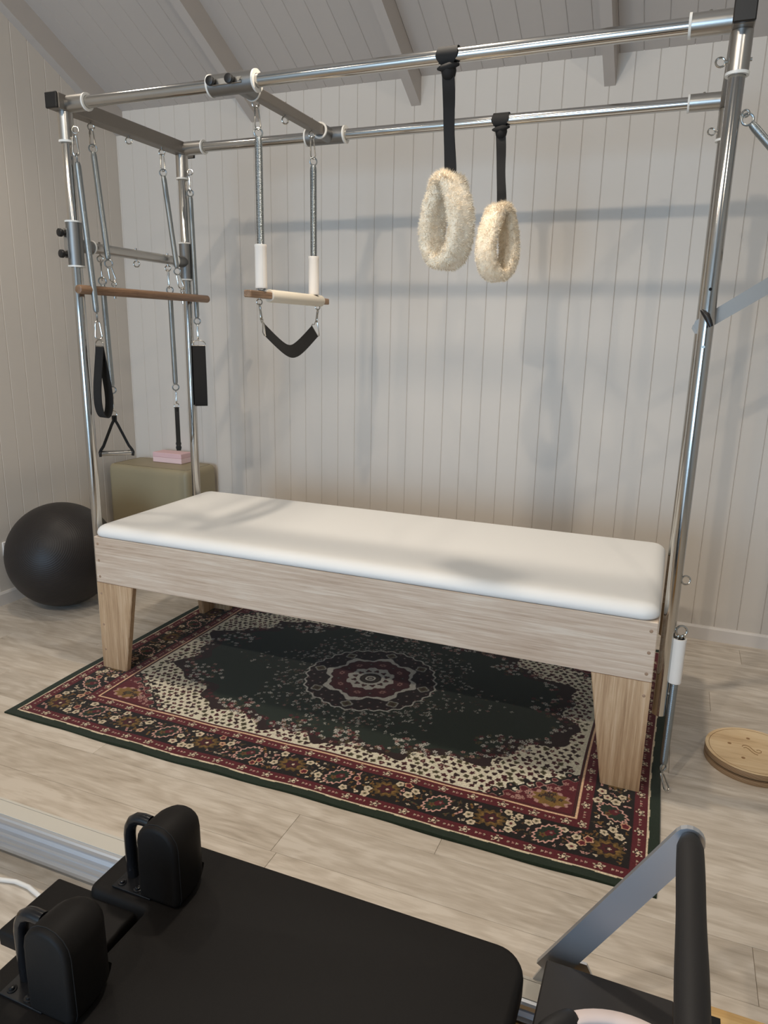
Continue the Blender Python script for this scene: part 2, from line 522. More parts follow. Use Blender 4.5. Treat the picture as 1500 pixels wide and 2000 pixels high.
# front wall with the opening for the glazed doors
fw = MB()
DX0, DX1, DZ = -0.85, 1.95, 2.2
fw.box(XL - .1, DX0, YF - .1, YF, 0, ZC + .1).box(DX1, XR + .1, YF - .1, YF, 0, ZC + .1).box(DX0, DX1, YF - .1, YF, DZ, ZC + .1)
wall_front = struct(fw.build('wall_front', M['paint'], smooth=0))
dr = MB()
for i in range(4):
    xx = DX0 + (DX1 - DX0) * i / 3
    dr.box(xx - .035, xx + .035, YF - .08, YF - .02, 0, DZ)
dr.box(DX0, DX1, YF - .08, YF - .02, 0, .09).box(DX0, DX1, YF - .08, YF - .02, DZ - .07, DZ)
struct(dr.build('door_1', M['trim'], smooth=0))

# sloped ceiling, boards running down the slope, rafters below
def slope_pts(dz):      # (y,z) along the near half
    return (YW + .02, ZC - SL * .02 + dz), (YRIDGE, zr(YRIDGE) + dz)
(pa, pb) = slope_pts(0)
ceiling = MB()
for (p, q) in ((slope_pts(.014)), ((YRIDGE, zr(YRIDGE) + .014), (YF - .1, zr(YF - .1) + .014))):
    ceiling.prism([p, q, (q[0], q[1] + .06), (p[0], p[1] + .06)], 0, XL - .1, XR + .1)
ceiling = struct(ceiling.build('ceiling', M['paint_shaded'], smooth=0))
x = 0.435 - BW * 15 + 0.03
first = None
nrm = unit((0, -SL, -1)); dirn = unit((0, YRIDGE - YW, zr(YRIDGE) - ZC))
while x < XR:
    a, b = max(x, XL), min(x + BW, XR)
    if b - a > 0.01:
        v = 0.0026; A = V(0, pa[0], pa[1]); B = V(0, pb[0], pb[1])
        vs = []
        for ins, dep in ((0, -0.012), (0, -v), (v, 0.0)):
            for xx, P in ((a + .0002 + ins, A), (b - .0002 - ins, A), (b - .0002 - ins, B), (a + .0002 + ins, B)):
                q = P + nrm * dep; vs.append((xx, q[1], q[2]))
        fs = [(8, 9, 10, 11)] + [(q + i, q + (i + 1) % 4, q + 4 + (i + 1) % 4, q + 4 + i) for q in (0, 4) for i in range(4)]
        if first is not None and abs(b - a - BW) < 1e-6:
            inst(first, V((a + b) / 2, WL[first.name][1], WL[first.name][2]), ceiling, 'board')
        else:
            ob = MB().add(vs, fs).build('board', M['paint_shaded'], ceiling, smooth=0)
            if abs(b - a - BW) < 1e-6: first = ob
    x += BW
RD = 0.122
for k, (x0, x1) in enumerate(((XL, XL + .052), (-.066, -.018), (.814, .860), (1.694, 1.740), (2.575, 2.621), (3.455, 3.501), (4.335, 4.381))):
    o = MB().prism([(YW, ZC), (YRIDGE, zr(YRIDGE)), (YRIDGE, zr(YRIDGE) - RD), (YW, ZC - RD)], 0, x0, x1).build('rafter', M['paint_shaded'], ceiling, smooth=0)

# baseboards
def skirting(name, p):
    return struct(p.build(name, M['trim'], smooth=0))
prof = [(0, 0), (.014, 0), (.014, .058), (.008, .068), (0, .068)]
skirting('baseboard_back', MB().prism([(YW - a, b) for a, b in prof], 0, XL, XR))
skirting('baseboard_left', MB().prism([(XL + a, b) for a, b in prof], 1, YF, YW - .014))

# double power outlet on the left wall
so = thing('power_outlet', (XL, .38, .25), 'white double power outlet on the left wall behind the dark ball', 'power outlet')
MB().box(XL, XL + .009, .325, .441, .249, .322, .003).build('face_plate', M['socket'], so)
for yy in (.345, .405):
    s = MB().box(XL + .009, XL + .013, yy - .006, yy + .008, .295, .312, .0015).build('switch', M['socket'], so)
    for dy, a in ((-.006, .5), (.006, -.5), (0, 0)):
        p0 = V(XL + .0092, yy + .012 + dy, .272 if a else .262)
        MB().box(XL + .009, XL + .0096, p0[1] - .001, p0[1] + .001, p0[2] - .004, p0[2] + .004).build('slot', M['dark'], so)

# ------------------------------------------------------------------ rug (woven pattern held as colours on a fine weave grid)
def build_rug():
    HU, HV = 1.1275, 0.796
    CX, CY = 1.0875, 0.304
    nx, ny = 1004, 708
    u = np.linspace(-HU, HU, nx); v = np.linspace(-HV, HV, ny)
    U, W = np.meshgrid(u, v)
    C = np.zeros((ny, nx, 3))
    S = lambda *c: np.array(c, float)
    green = S(26, 36, 27); edge_green = S(30, 42, 30); cream = S(214, 196, 168); maroon = S(86, 24, 32); black = S(22, 16, 14)
    ivory = S(208, 200, 178); gold = S(122, 92, 46); pink = S(196, 150, 138); brown = S(52, 28, 26); olive = S(74, 66, 42); dmar = S(36, 18, 20); greyw = S(182, 178, 168)
    d = np.minimum(HU - abs(U), HV - abs(W))
    wob = .0007 * np.sin(U * 55) + .0007 * np.sin(W * 61 + 1)
    C[:] = edge_green
    C[d > .030 + wob] = cream
    C[d > .0355 + wob] = maroon
    C[d > .074] = dmar * .7
    C[d > .078] = black
    C[d > .188] = dmar * .7
    C[d > .192] = maroon
    C[d > .2290] = cream * S(1, .9, .85)
    C[d > .2345] = brown
    C[d > .2385] = maroon
    C[d > .2420] = brown * .7
    fld = d > .245
    # ivory ground, spotted
    C[fld] = ivory
    th = np.arctan2(W, U); r = np.hypot(U, W)
    F = (abs(U) / .80) ** 2.1 + (abs(W) / .485) ** 2.1
    Fm = F * (1 + .10 * np.sin(14 * th + .6) + .05 * np.sin(33 * th))
    iu = lambda a: int(round((a + HU) / (2 * HU) * (nx - 1)))
    iv = lambda a: int(round((a + HV) / (2 * HV) * (ny - 1)))
    def win(a, b, R):
        i0, i1 = max(0, iu(a - R)), min(nx, iu(a + R) + 1); j0, j1 = max(0, iv(b - R)), min(ny, iv(b + R) + 1)
        return slice(j0, j1), slice(i0, i1)
    def flower(a, b, R, petal, centre, outline=None, n=5, rot=0.0, sx=1.0, sy=1.0, depth=.22):
        s = win(a, b, R * 1.4)
        if s[0].stop <= s[0].start or s[1].stop <= s[1].start: return
        du, dv = U[s] - a, W[s] - b
        cu, cv = (du * cos(rot) + dv * sin(rot)) / sx, (-du * sin(rot) + dv * cos(rot)) / sy
        rr = np.hypot(cu, cv); tt = np.arctan2(cv, cu)
        lim = R * (1 - depth + depth * np.cos(n * tt))
        c = C[s]
        if outline is not None:
            c[rr < lim] = outline; c[rr < lim * .74] = petal
        else:
            c[rr < lim] = petal
        c[rr < R * .30] = centre
        C[s] = c
    # spots on the ivory
    sp = .0265
    for j in range(-24, 25):
        for i in range(-36, 37):
            a = (i + .5 * (j % 2)) * sp * 1.05 + rng.normal(0, .0028); b = j * sp * .88 + rng.normal(0, .0028)
            if min(HU - abs(a), HV - abs(b)) < .256: continue
            k = rng.random()
            col = maroon * .8 if k < .45 else (brown if k < .75 else olive)
            flower(a, b, rng.uniform(.0105, .0140), col, pink * .75 if k < .22 else col * .6, None, int(rng.integers(3, 6)), rng.uniform(0, 3.1), 1.0, rng.uniform(.68, .95), .17)
    # corner pieces
    hu, hv = HU - .245, HV - .245
    cu, cv = hu - abs(U), hv - abs(W)
    Q = cu / .23 + cv / .18 + .11 * np.sin(cu * 150) + .11 * np.sin(cv * 150)
    C[fld & (Q < 1.22)] = black
    C[fld & (Q < 1.06)] = pink * .85
    C[fld & (Q < 1.02)] = maroon
    for sx in (-1, 1):
        for sy in (-1, 1):
            flower(sx * (hu - .070), sy * (hv - .052), .054, pink * .6, olive, pink * .85, 11, 0, 1.2, .8, .08)
            flower(sx * (hu - .070), sy * (hv - .052), .049, gold, olive, None, 9, 0, 1.2, .8, .12)
            for t in range(9):
                flower(sx * (hu - .075 + rng.uniform(-.04, .04)), sy * (hv - .055 + rng.uniform(-.025, .025)), .009, brown, olive, None, 4, rng.uniform(0, 3))
            for t in range(60):
                a, b = rng.uniform(.01, .22), rng.uniform(.01, .17)
                if a / .24 + b / .19 < .95 and (a > .13 or b > .1):
                    flower(sx * (hu - a), sy * (hv - b), rng.uniform(.006, .011), pink * .85, maroon, None, 5, rng.uniform(0, 3))
    # dark green field with its fringe of small blossoms
    C[fld & (Fm < 1.06) & (Q > 1.2)] = brown * .75
    C[fld & (Fm < .90) & (Q > 1.2)] = green
    for t in range(1500):
        tt = rng.uniform(-pi, pi); k = rng.uniform(.66, 1.05) ** (1 / 2.1)
        den = ((abs(cos(tt)) / .80) ** 2.1 + (abs(sin(tt)) / .485) ** 2.1) ** (-1 / 2.1)
        a, b = k * den * cos(tt), k * den * sin(tt)
        if (sin(13 * tt + .5) < .25) and k < .95: continue
        q = rng.random()
        pc = greyw * .95 if q < .45 else (olive if q < .62 else (maroon if q < .85 else pink * .8))
        flower(a, b, rng.uniform(.0065, .0105), pc, brown * .7, None, 5, rng.uniform(0, 3), 1, 1, .25)
    # medallion
    a8 = np.cos(8 * th)
    RR = r * (1 + .02 * np.sin(24 * th))
    spray = .43 + .05 * np.cos(8 * th + .4) + .13 * np.exp(-(np.minimum(abs(th), pi - abs(th)) / .16) ** 2)
    pts = []
    for t in range(1500):
        tt = rng.uniform(-pi, pi); lim = .43 + .045 * cos(8 * tt + .4) + .15 * math.exp(-(min(abs(tt), pi - abs(tt)) / .17) ** 2)
        q = rng.uniform(.27, lim)
        if rng.random() < (q - .27) / (lim - .27) * .45: continue
        k = rng.random()
        pc = greyw * .92 if k < .46 else (olive * .9 if k < .62 else (brown if k < .85 else pink * .7))
        flower(q * cos(tt), q * sin(tt), rng.uniform(.005, .0095), pc, green * .8, None, int(rng.integers(3, 6)), rng.uniform(0, 3), 1, rng.uniform(.5, 1), .35)
    lob = .268 * (1 + .045 * abs(np.cos(4 * th)) ** .6 - .03 + .018 * np.sin(32 * th))
    C[r < lob] = greyw
    C[r < lob - .007] = dmar * .8
    for k in range(8):
        t0 = k * pi / 4
        for (rr, R, pc, oc) in ((.228, .026, brown, greyw * .8), ):
            flower(rr * cos(t0), rr * sin(t0), R, olive, brown, greyw * .8, 4, t0, 1, 1, .12)
        for dt, rr, R in ((.26, .235, .013), (-.26, .235, .013), (.39, .205, .013), (.39, .25, .009), (.13, .255, .008), (-.13, .255, .008), (.18, .205, .007), (-.18, .205, .007)):
            flower(rr * cos(t0 + dt), rr * sin(t0 + dt), R, maroon * .7, greyw * .7, brown * .6 if R > .01 else None, 5, t0)
    C[RR < .182 + .016 * a8] = greyw
    C[RR < .163 + .008 * a8] = maroon * .62
    C[RR < .158 + .008 * a8] = maroon * .78
    for k in range(8):
        t0 = k * pi / 4
        flower(.128 * cos(t0), .128 * sin(t0), .017, pink * .75, maroon, maroon, 6, t0, .9, 1.2, .15)
        t0 += pi / 8
        flower(.130 * cos(t0), .130 * sin(t0), .011, brown, greyw * .6, None, 5, t0)
    C[RR < .094 + .006 * np.cos(10 * th)] = greyw
    for k in range(12):
        t0 = k * pi / 6
        flower(.066 * cos(t0), .066 * sin(t0), .013, brown, maroon, None, 3, t0, 1, 1, .2)
    C[r < .044] = dmar; C[r < .036] = olive * .7; C[r < .030] = dmar; C[r < .021] = greyw; C[r < .014] = dmar; C[r < .008] = greyw * .8
    # narrow maroon bands: small white rosettes
    def along(dd, step, fn):
        Lu, Lv = HU - dd, HV - dd
        nu = int(round(2 * Lu / step)); nv = int(round(2 * Lv / step))
        for i in range(nu):
            for s_ in (-1, 1): fn(-Lu + 2 * Lu * i / nu * 1.0, s_ * Lv, i, 0)
        for i in range(nv):
            for s_ in (-1, 1): fn(s_ * Lu, -Lv + 2 * Lv * i / nv, i, 1)
    def rosette(a, b, i, o):
        if i % 2 == 0:
            flower(a, b, .0155, maroon * .5, cream, cream, 5, o * pi / 2 + .3, 1.15, .9, .28)
        else:
            for k in (-1, 0, 1):
                flower(a + (k * .012 if not o else 0), b + (k * .012 if o else 0), .0042, cream * .85 if k else pink, maroon, None, 3)
    along(.055, .047, rosette); along(.2105, .047, rosette)
    # wide dark band: gold blossoms and pink-edged leaves between small flowers
    def put(a, b, o, kind):
        if kind == 0:
            flower(a, b, .046, gold, brown, gold * .75, 12, o * pi / 2, 1.05, .85, .12)
            flower(a, b, .030, maroon * .8, brown, brown, 6, .3, 1, .85, .15); flower(a + .004, b, .006, cream, pink, None, 5)
        else:
            flower(a, b, .054, pink * 1.05, maroon, pink * 1.05, 14, o * pi / 2 + .95, 1.0, .64, .08); flower(a, b, .0475, green * 1.15, maroon, None, 14, o * pi / 2 + .95, 1.0, .62, .09)
            flower(a + .010, b + .008, .014, maroon, pink * .7, None, 5); flower(a - .012, b - .01, .012, gold * .8, maroon, None, 5)
    occ = []
    def far(a, b, m):
        return all((a - p) ** 2 + (b - q) ** 2 > (m + w) ** 2 for p, q, w in occ)
    dd = .133; Lu, Lv = HU - dd, HV - dd
    ps = []
    nU, nV = 12, 8
    for i in range(nU + 1):
        for s_ in (-1, 1): ps.append((-Lu + 2 * Lu * i / nU, s_ * Lv, 0, i % 2))
    for i in range(1, nV):
        for s_ in (-1, 1): ps.append((s_ * Lu, -Lv + 2 * Lv * i / nV, 1, i % 2))
    for p in ps: occ.append((p[0], p[1], .040))
    tries = 0
    while tries < 26000:
        tries += 1
        if rng.random() < .6:
            a, b, o = rng.uniform(-HU, HU), rng.choice([-1, 1]) * (HV - rng.uniform(.088, .180)), 0
        else:
            a, b, o = rng.choice([-1, 1]) * (HU - rng.uniform(.088, .180)), rng.uniform(-HV, HV), 1
        if not (.086 < min(HU - abs(a), HV - abs(b)) < .182): continue
        R = rng.choice([.0165, .0145, .011, .007])
        if not far(a, b, R * .86): continue
        occ.append((a, b, R * .86)); k = rng.random()
        if R > .013:
            pc = cream if k < .68 else cream * S(.96, .82, .76)
            flower(a, b, R, pc * .85 if k < .75 else maroon * 1.15, olive if k < .5 else maroon, pc, 5, rng.uniform(0, 3), 1, rng.uniform(.8, 1), .11)
        else:
            pc = gold if k < .25 else (pink if k < .55 else (olive if k < .75 else cream))
            flower(a, b, R * 1.1, pc, maroon, None, int(rng.integers(2, 5)), rng.uniform(0, 3), 1, .65, .3)
    for p in ps: put(*p)
    # weave jitter
    C *= (1 + rng.normal(0, .07, C.shape[:2]))[..., None]
    C = np.clip(C, 4, 255) / 255
    C = np.where(C <= .04045, C / 12.92, ((C + .055) / 1.055) ** 2.4)
    # geometry
    ed = np.minimum(HU - abs(U), HV - abs(W))
    Zt = .0075 + .0012 * np.sin(U * 6.1 + W * 3) * np.sin(W * 5) + .0022 * np.exp(-ed / .05) * np.sin(U * 17 + 1.2 * np.sin(W * 9))
    Zt = Zt + .0006 * (d > .03)
    Xo = CX + U + .003 * np.sin(W * 7); Yo = CY + W + .004 * np.sin(U * 5.3 + .8) * (abs(W) / HV) + .0015 * np.sin(U * 21)
    vs = np.stack([Xo, Yo, Zt], -1).reshape(-1, 3)
    idx = np.arange(nx * ny).reshape(ny, nx)
    quads = np.stack([idx[:-1, :-1], idx[:-1, 1:], idx[1:, 1:], idx[1:, :-1]], -1).reshape(-1, 4)
    # skirt
    rim = np.concatenate([idx[0, :], idx[1:, -1], idx[-1, -2::-1], idx[-2:0:-1, 0]])
    sk = vs[rim].copy(); sk[:, 2] = 0.0003
    k0 = len(vs); m = len(rim); a = np.arange(m); b = (a + 1) % m
    sq = np.stack([rim[a], k0 + a, k0 + b, rim[b]], -1)
    vs = np.concatenate([vs, sk]); quads = np.concatenate([quads, sq])
    org = np.array([CX, CY, 0.0])
    me = bpy.data.meshes.new('rug')
    me.vertices.add(len(vs)); me.vertices.foreach_set('co', (vs - org).ravel())
    me.loops.add(quads.size); me.loops.foreach_set('vertex_index', quads.ravel().astype(np.int32))
    me.polygons.add(len(quads)); me.polygons.foreach_set('loop_start', np.arange(0, quads.size, 4, dtype=np.int32))
    me.update(calc_edges=True)
    col = np.ones((len(vs), 4)); col[:k0, :3] = C.reshape(-1, 3); col[k0:, :3] = C.reshape(-1, 3)[rim]
    at = me.attributes.new('pattern', 'FLOAT_COLOR', 'POINT'); at.data.foreach_set('color', col.ravel())
    me.polygons.foreach_set('use_smooth', [True] * len(quads))
    me.materials.append(M['rug'])
    o = bpy.data.objects.new('rug', me); COL.objects.link(o); place(o, org)
    tag(o, 'dark green and maroon patterned rug with central medallion under the table', 'rug')
build_rug()

# ------------------------------------------------------------------ trapeze table
LX, YR_, ZT = 2.18, 0.66, 2.147
RG = 0.0085         # the legs stand on the rug pile
TT = thing('trapeze_table', (LX / 2, YR_ / 2, 0), 'pilates trapeze table with white mattress, pale wooden base and tall steel tube frame', 'exercise table')
yb0, yb1, zb0, zb1 = -0.056, 0.716, 0.381, 0.573
xb0, xb1 = 0.03, 2.15
for s_, (ya, yb) in enumerate(((yb0, yb0 + .03), (yb1 - .03, yb1))):
    sb = MB().box(xb0, xb1, ya, yb, zb0, zb1, .0025).build('side_board', M['oak_x'], TT, smooth=0)
    if s_ == 0:
        for px in (xb0 + .018, xb1 - .018):
            for pz in (zb0 + .026, zb0 + .094, zb0 + .163):
                MB().cyl((px, ya + .004, pz), (px, ya - .0008, pz), .0055, n=12, e=.0006).build('peg', M['peg'], sb)
for xa in (xb0, xb1 - .03):
    MB().box(xa, xa + .03, yb0 + .0305, yb1 - .0305, zb0 + .0005, zb1 - .0005, .002).build('end_board', M['oak_y'], TT, smooth=0)
def leg(sx, sy):
    """L of two tapered boards: one along the side, one along the end"""
    xo = xb0 if sx < 0 else xb1; yo = yb0 if sy < 0 else yb1
    ix, iy = -sx, -sy
    mb = MB(); t = .03
    P = lambda a, b, z: (xo + ix * a, yo + iy * b, z)
    b = .004
    def board(w0, w1, q):
        # cross-section width w1 at the foot, w0 at the top, chamfered inner edge
        vs = []; e = b
        for z, w in ((RG, w1), (zb0 - .0005, w0)):
            for (aa, cc) in ((0, 0), (w - e, 0), (w, e), (w, t - e), (w - e, t), (0, t)):
                vs.append(P(aa, cc, z) if q == 0 else P(cc, aa, z))
        n = 6
        mb.add(vs, [tuple(range(n)), tuple(range(n, 2 * n))] + [(i, (i + 1) % n, n + (i + 1) % n, n + i) for i in range(n)])
    board(.177, .118, 0)
    vs = []
    for z, w in ((RG, .118), (zb0 - .0005, .165)):
        for (aa, cc) in ((.0, t), (.0, w - b), (b, w), (t - b, w), (t, w - b), (t, t)):
            vs.append(P(aa, cc, z))
    mb.add(vs, [tuple(range(6)), tuple(range(6, 12))] + [(i, (i + 1) % 6, 6 + (i + 1) % 6, 6 + i) for i in range(6)])
    o = mb.build('leg', M['oak_z'], TT, smooth=0)
    if sy < 0:
        for pz in ((.335, .20, .09) if sx < 0 else (.335,)):
            px = xo + ix * .018
            MB().cyl((px, yo + .004, pz), (px, yo - .0008, pz), .005, n=12, e=.0006).build('peg', M['peg'], o)
for sx in (-1, 1):
    for sy in (-1, 1): leg(sx, sy)
# mattress: soft rounded edges
ol = rrect(xb0 - .006, xb1 + .001, yb0 - .005, yb1 + .004, .055, 10)
prof = [(.010, .5735), (.002, .578), (0, .585), (.0005, .592), (.004, .600), (.011, .608), (.022, .6145), (.036, .6180), (.048, .6190), (.053, .6192)]
# subdivide the outline so that the top stays smooth
MB().pad(ol, prof).build('mattress', M['white_vinyl'], TT, smooth=60)

RT, RS, RSP = .0200, .0275, .0262
def post(x, y, z0):
    p = MB().cyl((x, y, z0), (x, y, ZT - .03), RT, n=32, e=.001).build('post', M['chrome'], TT)
    sl = MB().cyl((x, y, 2.028), (x, y, ZT - .026), RSP, n=32).build('post_sleeve', M['steel'], TT)
    MB().lathe([(RSP + .0022, -.004), (RSP + .0022, .003), (RT + .0008, .003), (RT + .0008, -.004), (RSP + .0022, -.004)], (x, y, 2.026), (0, 0, 1), 32, caps=False).build('sleeve_ring', M['white_plastic'], sl)
    return p
posts = {}
for x in (0, LX):
    for y in (0, YR_):
        posts[(x, y)] = post(x, y, .259)
# mounting bolts and holes on the right near post
for z in (.33, .415):
    MB().cyl((LX + .018, 0, z), (LX + .026, 0, z), .0055, n=6).build('bolt', M['wire'], posts[(LX, 0)])
for z in (1.511, 1.362):
    MB().cyl((LX - .001, -RT + .002, z), (LX - .001, -RT - .0006, z), .0042, n=14).build('hole_bush', M['dark'] if z > 1.4 else M['wire'], posts[(LX, 0)])
# rails along the bed with their sleeves
for y in (0, YR_):
    MB().cyl((.03, y, ZT), (LX - .03, y, ZT), RT, n=32).build('rail', M['chrome'], TT)
    for xa, xb, e in ((.024, .104 if y == 0 else .118, 1), (2.058, LX - .024, -1)):
        sl = MB().cyl((xa, y, ZT), (xb, y, ZT), RS, n=32).build('rail_sleeve', M['steel'], TT)
        xe = xb if e > 0 else xa
        MB().lathe([(RS + .0020, -.0032), (RS + .0020, .0032), (RT + .0008, .0032), (RT + .0008, -.0032), (RS + .0020, -.0032)], (xe, y, ZT), (1, 0, 0), 32, caps=False).build('sleeve_ring', M['white_plastic'], sl)
        if e < 0:
            MB().cyl((xa + .045, y, ZT + RS - .001), (xa + .045, y, ZT + RS + .003), .0045, n=6).build('grub_screw', M['wire'], sl)
# square cross bars with black end caps
def eyebolt(p, d, parent, R=.0115, r=.0026, nd=(1, 0, 0), shank=.012, nut=True, through=0.0):
    """ring whose centre is below p along d"""
    p = np.asarray(p, float); d = unit(d)
    mb = MB().cyl(p - d * (through + (.001 if through else 0)), p + d * (shank + r), .003, n=8)
    mb.ring(p + d * (shank + R), nd, R, r, 20, 8)
    if through:
        mb.cyl(p - d * (through - .001), p - d * (through + .006), .0045, n=8)
    return mb.build('eyebolt', M['wire'], parent)
HB = .0255
for x in (0, LX):
    cb = MB().box(x - HB, x + HB, -.052, YR_ + .052, ZT - HB, ZT + HB, .003).build('cross_bar', M['bar_steel'], TT, smooth=0)
    for y, s_ in ((-.052, -1), (YR_ + .052, 1)):
        MB().box(x - HB - .0005, x + HB + .0005, min(y, y + s_ * .012), max(y, y + s_ * .012), ZT - HB - .0005, ZT + HB + .0005, .003).build('end_cap', M['black_plastic'], TT, smooth=0)
    if x == 0:
        for y in (.123, .325, .526):
            eyebolt((0, y, ZT - HB), (0, 0, -1), cb, nd=(.75, -.65, 0), shank=.006, through=2 * HB)
# sliding trapeze cross bar
XT = .707
XB = .722
sb = MB().box(XB - .018, XB + .018, .03, YR_ - .03, ZT - .018, ZT + .018, .004).build('sliding_cross_bar', M['bar_steel'], TT, smooth=0)
for y, s_ in ((0, 1), (YR_, -1)):
    cl = MB().cyl((.622, y, ZT), (.792, y, ZT), .0315, n=36)
    cl.cyl((XB, y, ZT), (XB, y + s_ * .085, ZT), .0285, n=28)
    cl = cl.build('sliding_clamp', M['matte_steel'], TT)
    for xe in (.622, .792):
        MB().lathe([(.0335, -.0032), (.0335, .0032), (RT + .0008, .0032), (RT + .0008, -.0032), (.0335, -.0032)], (xe, y, ZT), (1, 0, 0), 32, caps=False).build('clamp_ring', M['white_plastic'], cl)
    MB().lathe([(.0305, -.003), (.0305, .003), (.024, .003), (.024, -.003), (.0305, -.003)], (XB, y + s_ * .086, ZT), (0, 1, 0), 28, caps=False).build('clamp_ring', M['white_plastic'], cl)
    if y == 0:
        for i, kx in enumerate((.652, .722)):
            MB().cyl((kx, -.028, ZT - .002), (kx, -.046, ZT - .002), .006, n=14).cyl((kx, -.045, ZT - .002), (kx, -.058, ZT - .002), .0145, n=22, e=.003).build('knob', M['black_plastic'], cl)
        MB().box(.645, .755, -.036, -.028, ZT - .011, ZT + .007, .001).build('latch_plate', M['steel'], cl, smooth=0)
        MB().cyl((.750, -.030, ZT - .002), (.750, -.042, ZT - .002), .006, n=10).build('pin', M['wire'], cl)
for y in (.098, .294, .498):
    eyebolt((XB + .004, y, ZT - .018), (0, 0, -1), sb, nd=(.75, -.65, 0), shank=.006, through=.036)
# push-through cross tube on the left posts
ZP = 1.676
for y, s_ in ((0, 1), (YR_, -1)):
    cl = MB().cyl((0, y, 1.602), (0, y, 1.757), .0285, n=36)
    cl.cyl((0, y, ZP), (0, y + s_ * .08, ZP), .0235, n=28)
    cl = cl.build('post_clamp', M['matte_steel'], TT)
    for ze in (1.601, 1.757):
        MB().lathe([(.031, -.003), (.031, .003), (RT + .0008, .003), (RT + .0008, -.003), (.031, -.003)], (0, y, ze), (0, 0, 1), 32, caps=False).build('clamp_ring', M['white_plastic'], cl)
    MB().lathe([(.0262, -.0025), (.0262, .0025), (.0205, .0025), (.0205, -.0025), (.0262, -.0025)], (0, y + s_ * .081, ZP), (0, 1, 0), 28, caps=False).build('clamp_ring', M['white_plastic'], cl)
    if y == 0:
        for kz in (1.715, 1.642):
            MB().cyl((-.014, -.026, kz), (-.018, -.044, kz), .0055, n=14).cyl((-.018, -.042, kz), (-.021, -.056, kz), .0145, n=22, e=.003).build('knob', M['black_plastic'], cl)
        MB().box(-.022, -.004, -.033, -.026, 1.628, 1.732, .001).build('latch_plate', M['steel'], cl, smooth=0)
pt = MB().cyl((0, .03, ZP), (0, YR_ - .03, ZP), .0195, n=32).build('push_cross_tube', M['steel'], TT)
for y in (.123, .328, .528):
    eyebolt((0, y, ZP - .019), (0, 0, -1), pt, nd=(.75, -.65, 0), shank=.006, through=.038)
# eyebolts on the posts
EB = []
for (x, y, d, z) in ((0, 0, 1, 2.062), (0, YR_, 1, 2.052), (LX, 0, -1, 2.057), (LX, YR_, -1, 2.055)):
    eyebolt((x + d * (RSP - .002), y, z), (d, 0, 0), posts[(x, y)], nd=(.5, -1, .1) if d > 0 else (.25, -1, .2), shank=.006, through=2 * RSP - .004)
eyebolt((LX + RT - .001, 0, 1.935), (1, 0, 0), posts[(LX, 0)], R=.008, nd=(0, 1, 0), shank=.004)
eyebolt((LX + RT - .006, 0, .697), (1, 0, 0), posts[(LX, 0)], R=.0125, nd=(.3, -1, .2), shank=.003)
eyebolt((LX + RT - .002, 0, .538), (1, 0, 0), posts[(LX, 0)], R=.0155, r=.0034, nd=(.3, -1, .2), shank=.002)
# push-through arms swung out to the right
sl_ = unit((1, 0, .68)); pr_ = V(-sl_[2], 0, sl_[0])
for y, s_ in ((.0215, 1), (YR_ - .0215, -1)):
    p0 = V(LX, y, 1.428) - sl_ * .022; p1 = V(LX, y, 1.428) + sl_ * .55
    t0, t1 = sorted((y, y + s_ * .006))
    out = [p0 - pr_ * .018, p1 - pr_ * .022, p1 + pr_ * .022, p0 + pr_ * .018, p0 + pr_ * .01 - sl_ * .009, p0 - pr_ * .01 - sl_ * .009]
    arm = MB().prism([(q[0], q[2]) for q in out], 1, t0, t1).build('push_through_arm', M['bar_steel'], TT, smooth=0)
MB().cyl((LX + .36, .0275, 1.428 + .245), (LX + .36, YR_ - .0275, 1.428 + .245), .016, n=24).build('push_through_bar', M['chrome'], TT)
kn = MB().cyl((LX - .002, -.018, 1.443), (LX - .002, -.034, 1.443), .0085, n=18)
kn.tube([(LX - .017, -.031, 1.457), (LX - .011, -.036, 1.451), (LX - .002, -.039, 1.441), (LX + .005, -.042, 1.428), (LX + .011, -.043, 1.415)], [.004, .0065, .0085, .0078, .006], 10)
kn.build('clamp_lever', M['black_plastic'], posts[(LX, 0)])

# ------------------------------------------------------------------ springs, hooks, straps
def carabiner(mb_parent, top, bot, nd, w=.0095, wire=.0026, name='carabiner'):
    """snap hook between two points, narrow at the top"""
    top = np.asarray(top, float); bot = np.asarray(bot, float)
    d = unit(bot - top); L = np.linalg.norm(bot - top); s = unit(np.cross(d, nd))
    pts = []
    for t, k in ((0, 0), (.03, .45), (.12, .62), (.5, .82), (.82, 1.0), (.94, .72), (1, 0), (.94, -.72), (.82, -1.0), (.5, -.82), (.12, -.62), (.03, -.45)):
        pts.append(top + d * L * t + s * w * k)
    mb = MB().tube(pts, wire, 8, closed=True)
    mb.cyl(top + d * L * .14 + s * w * .62, top + d * L * .30 + s * w * .72, wire * 1.5, n=8)
    return mb.build(name, M['wire'], mb_parent)

def link(parent, c, nd, R=.0125, r=.0028, name='end_ring', sq=1.0, up=(0, 0, 1)):
    x = unit(np.cross(up, nd)); u_ = unit(np.cross(nd, x)); c = np.asarray(c, float)
    MB().tube([c + R * (sq * cos(2 * pi * i / 24) * x + sin(2 * pi * i / 24) * u_) for i in range(24)], r, 8, closed=True).build(name, M['spring'], parent)

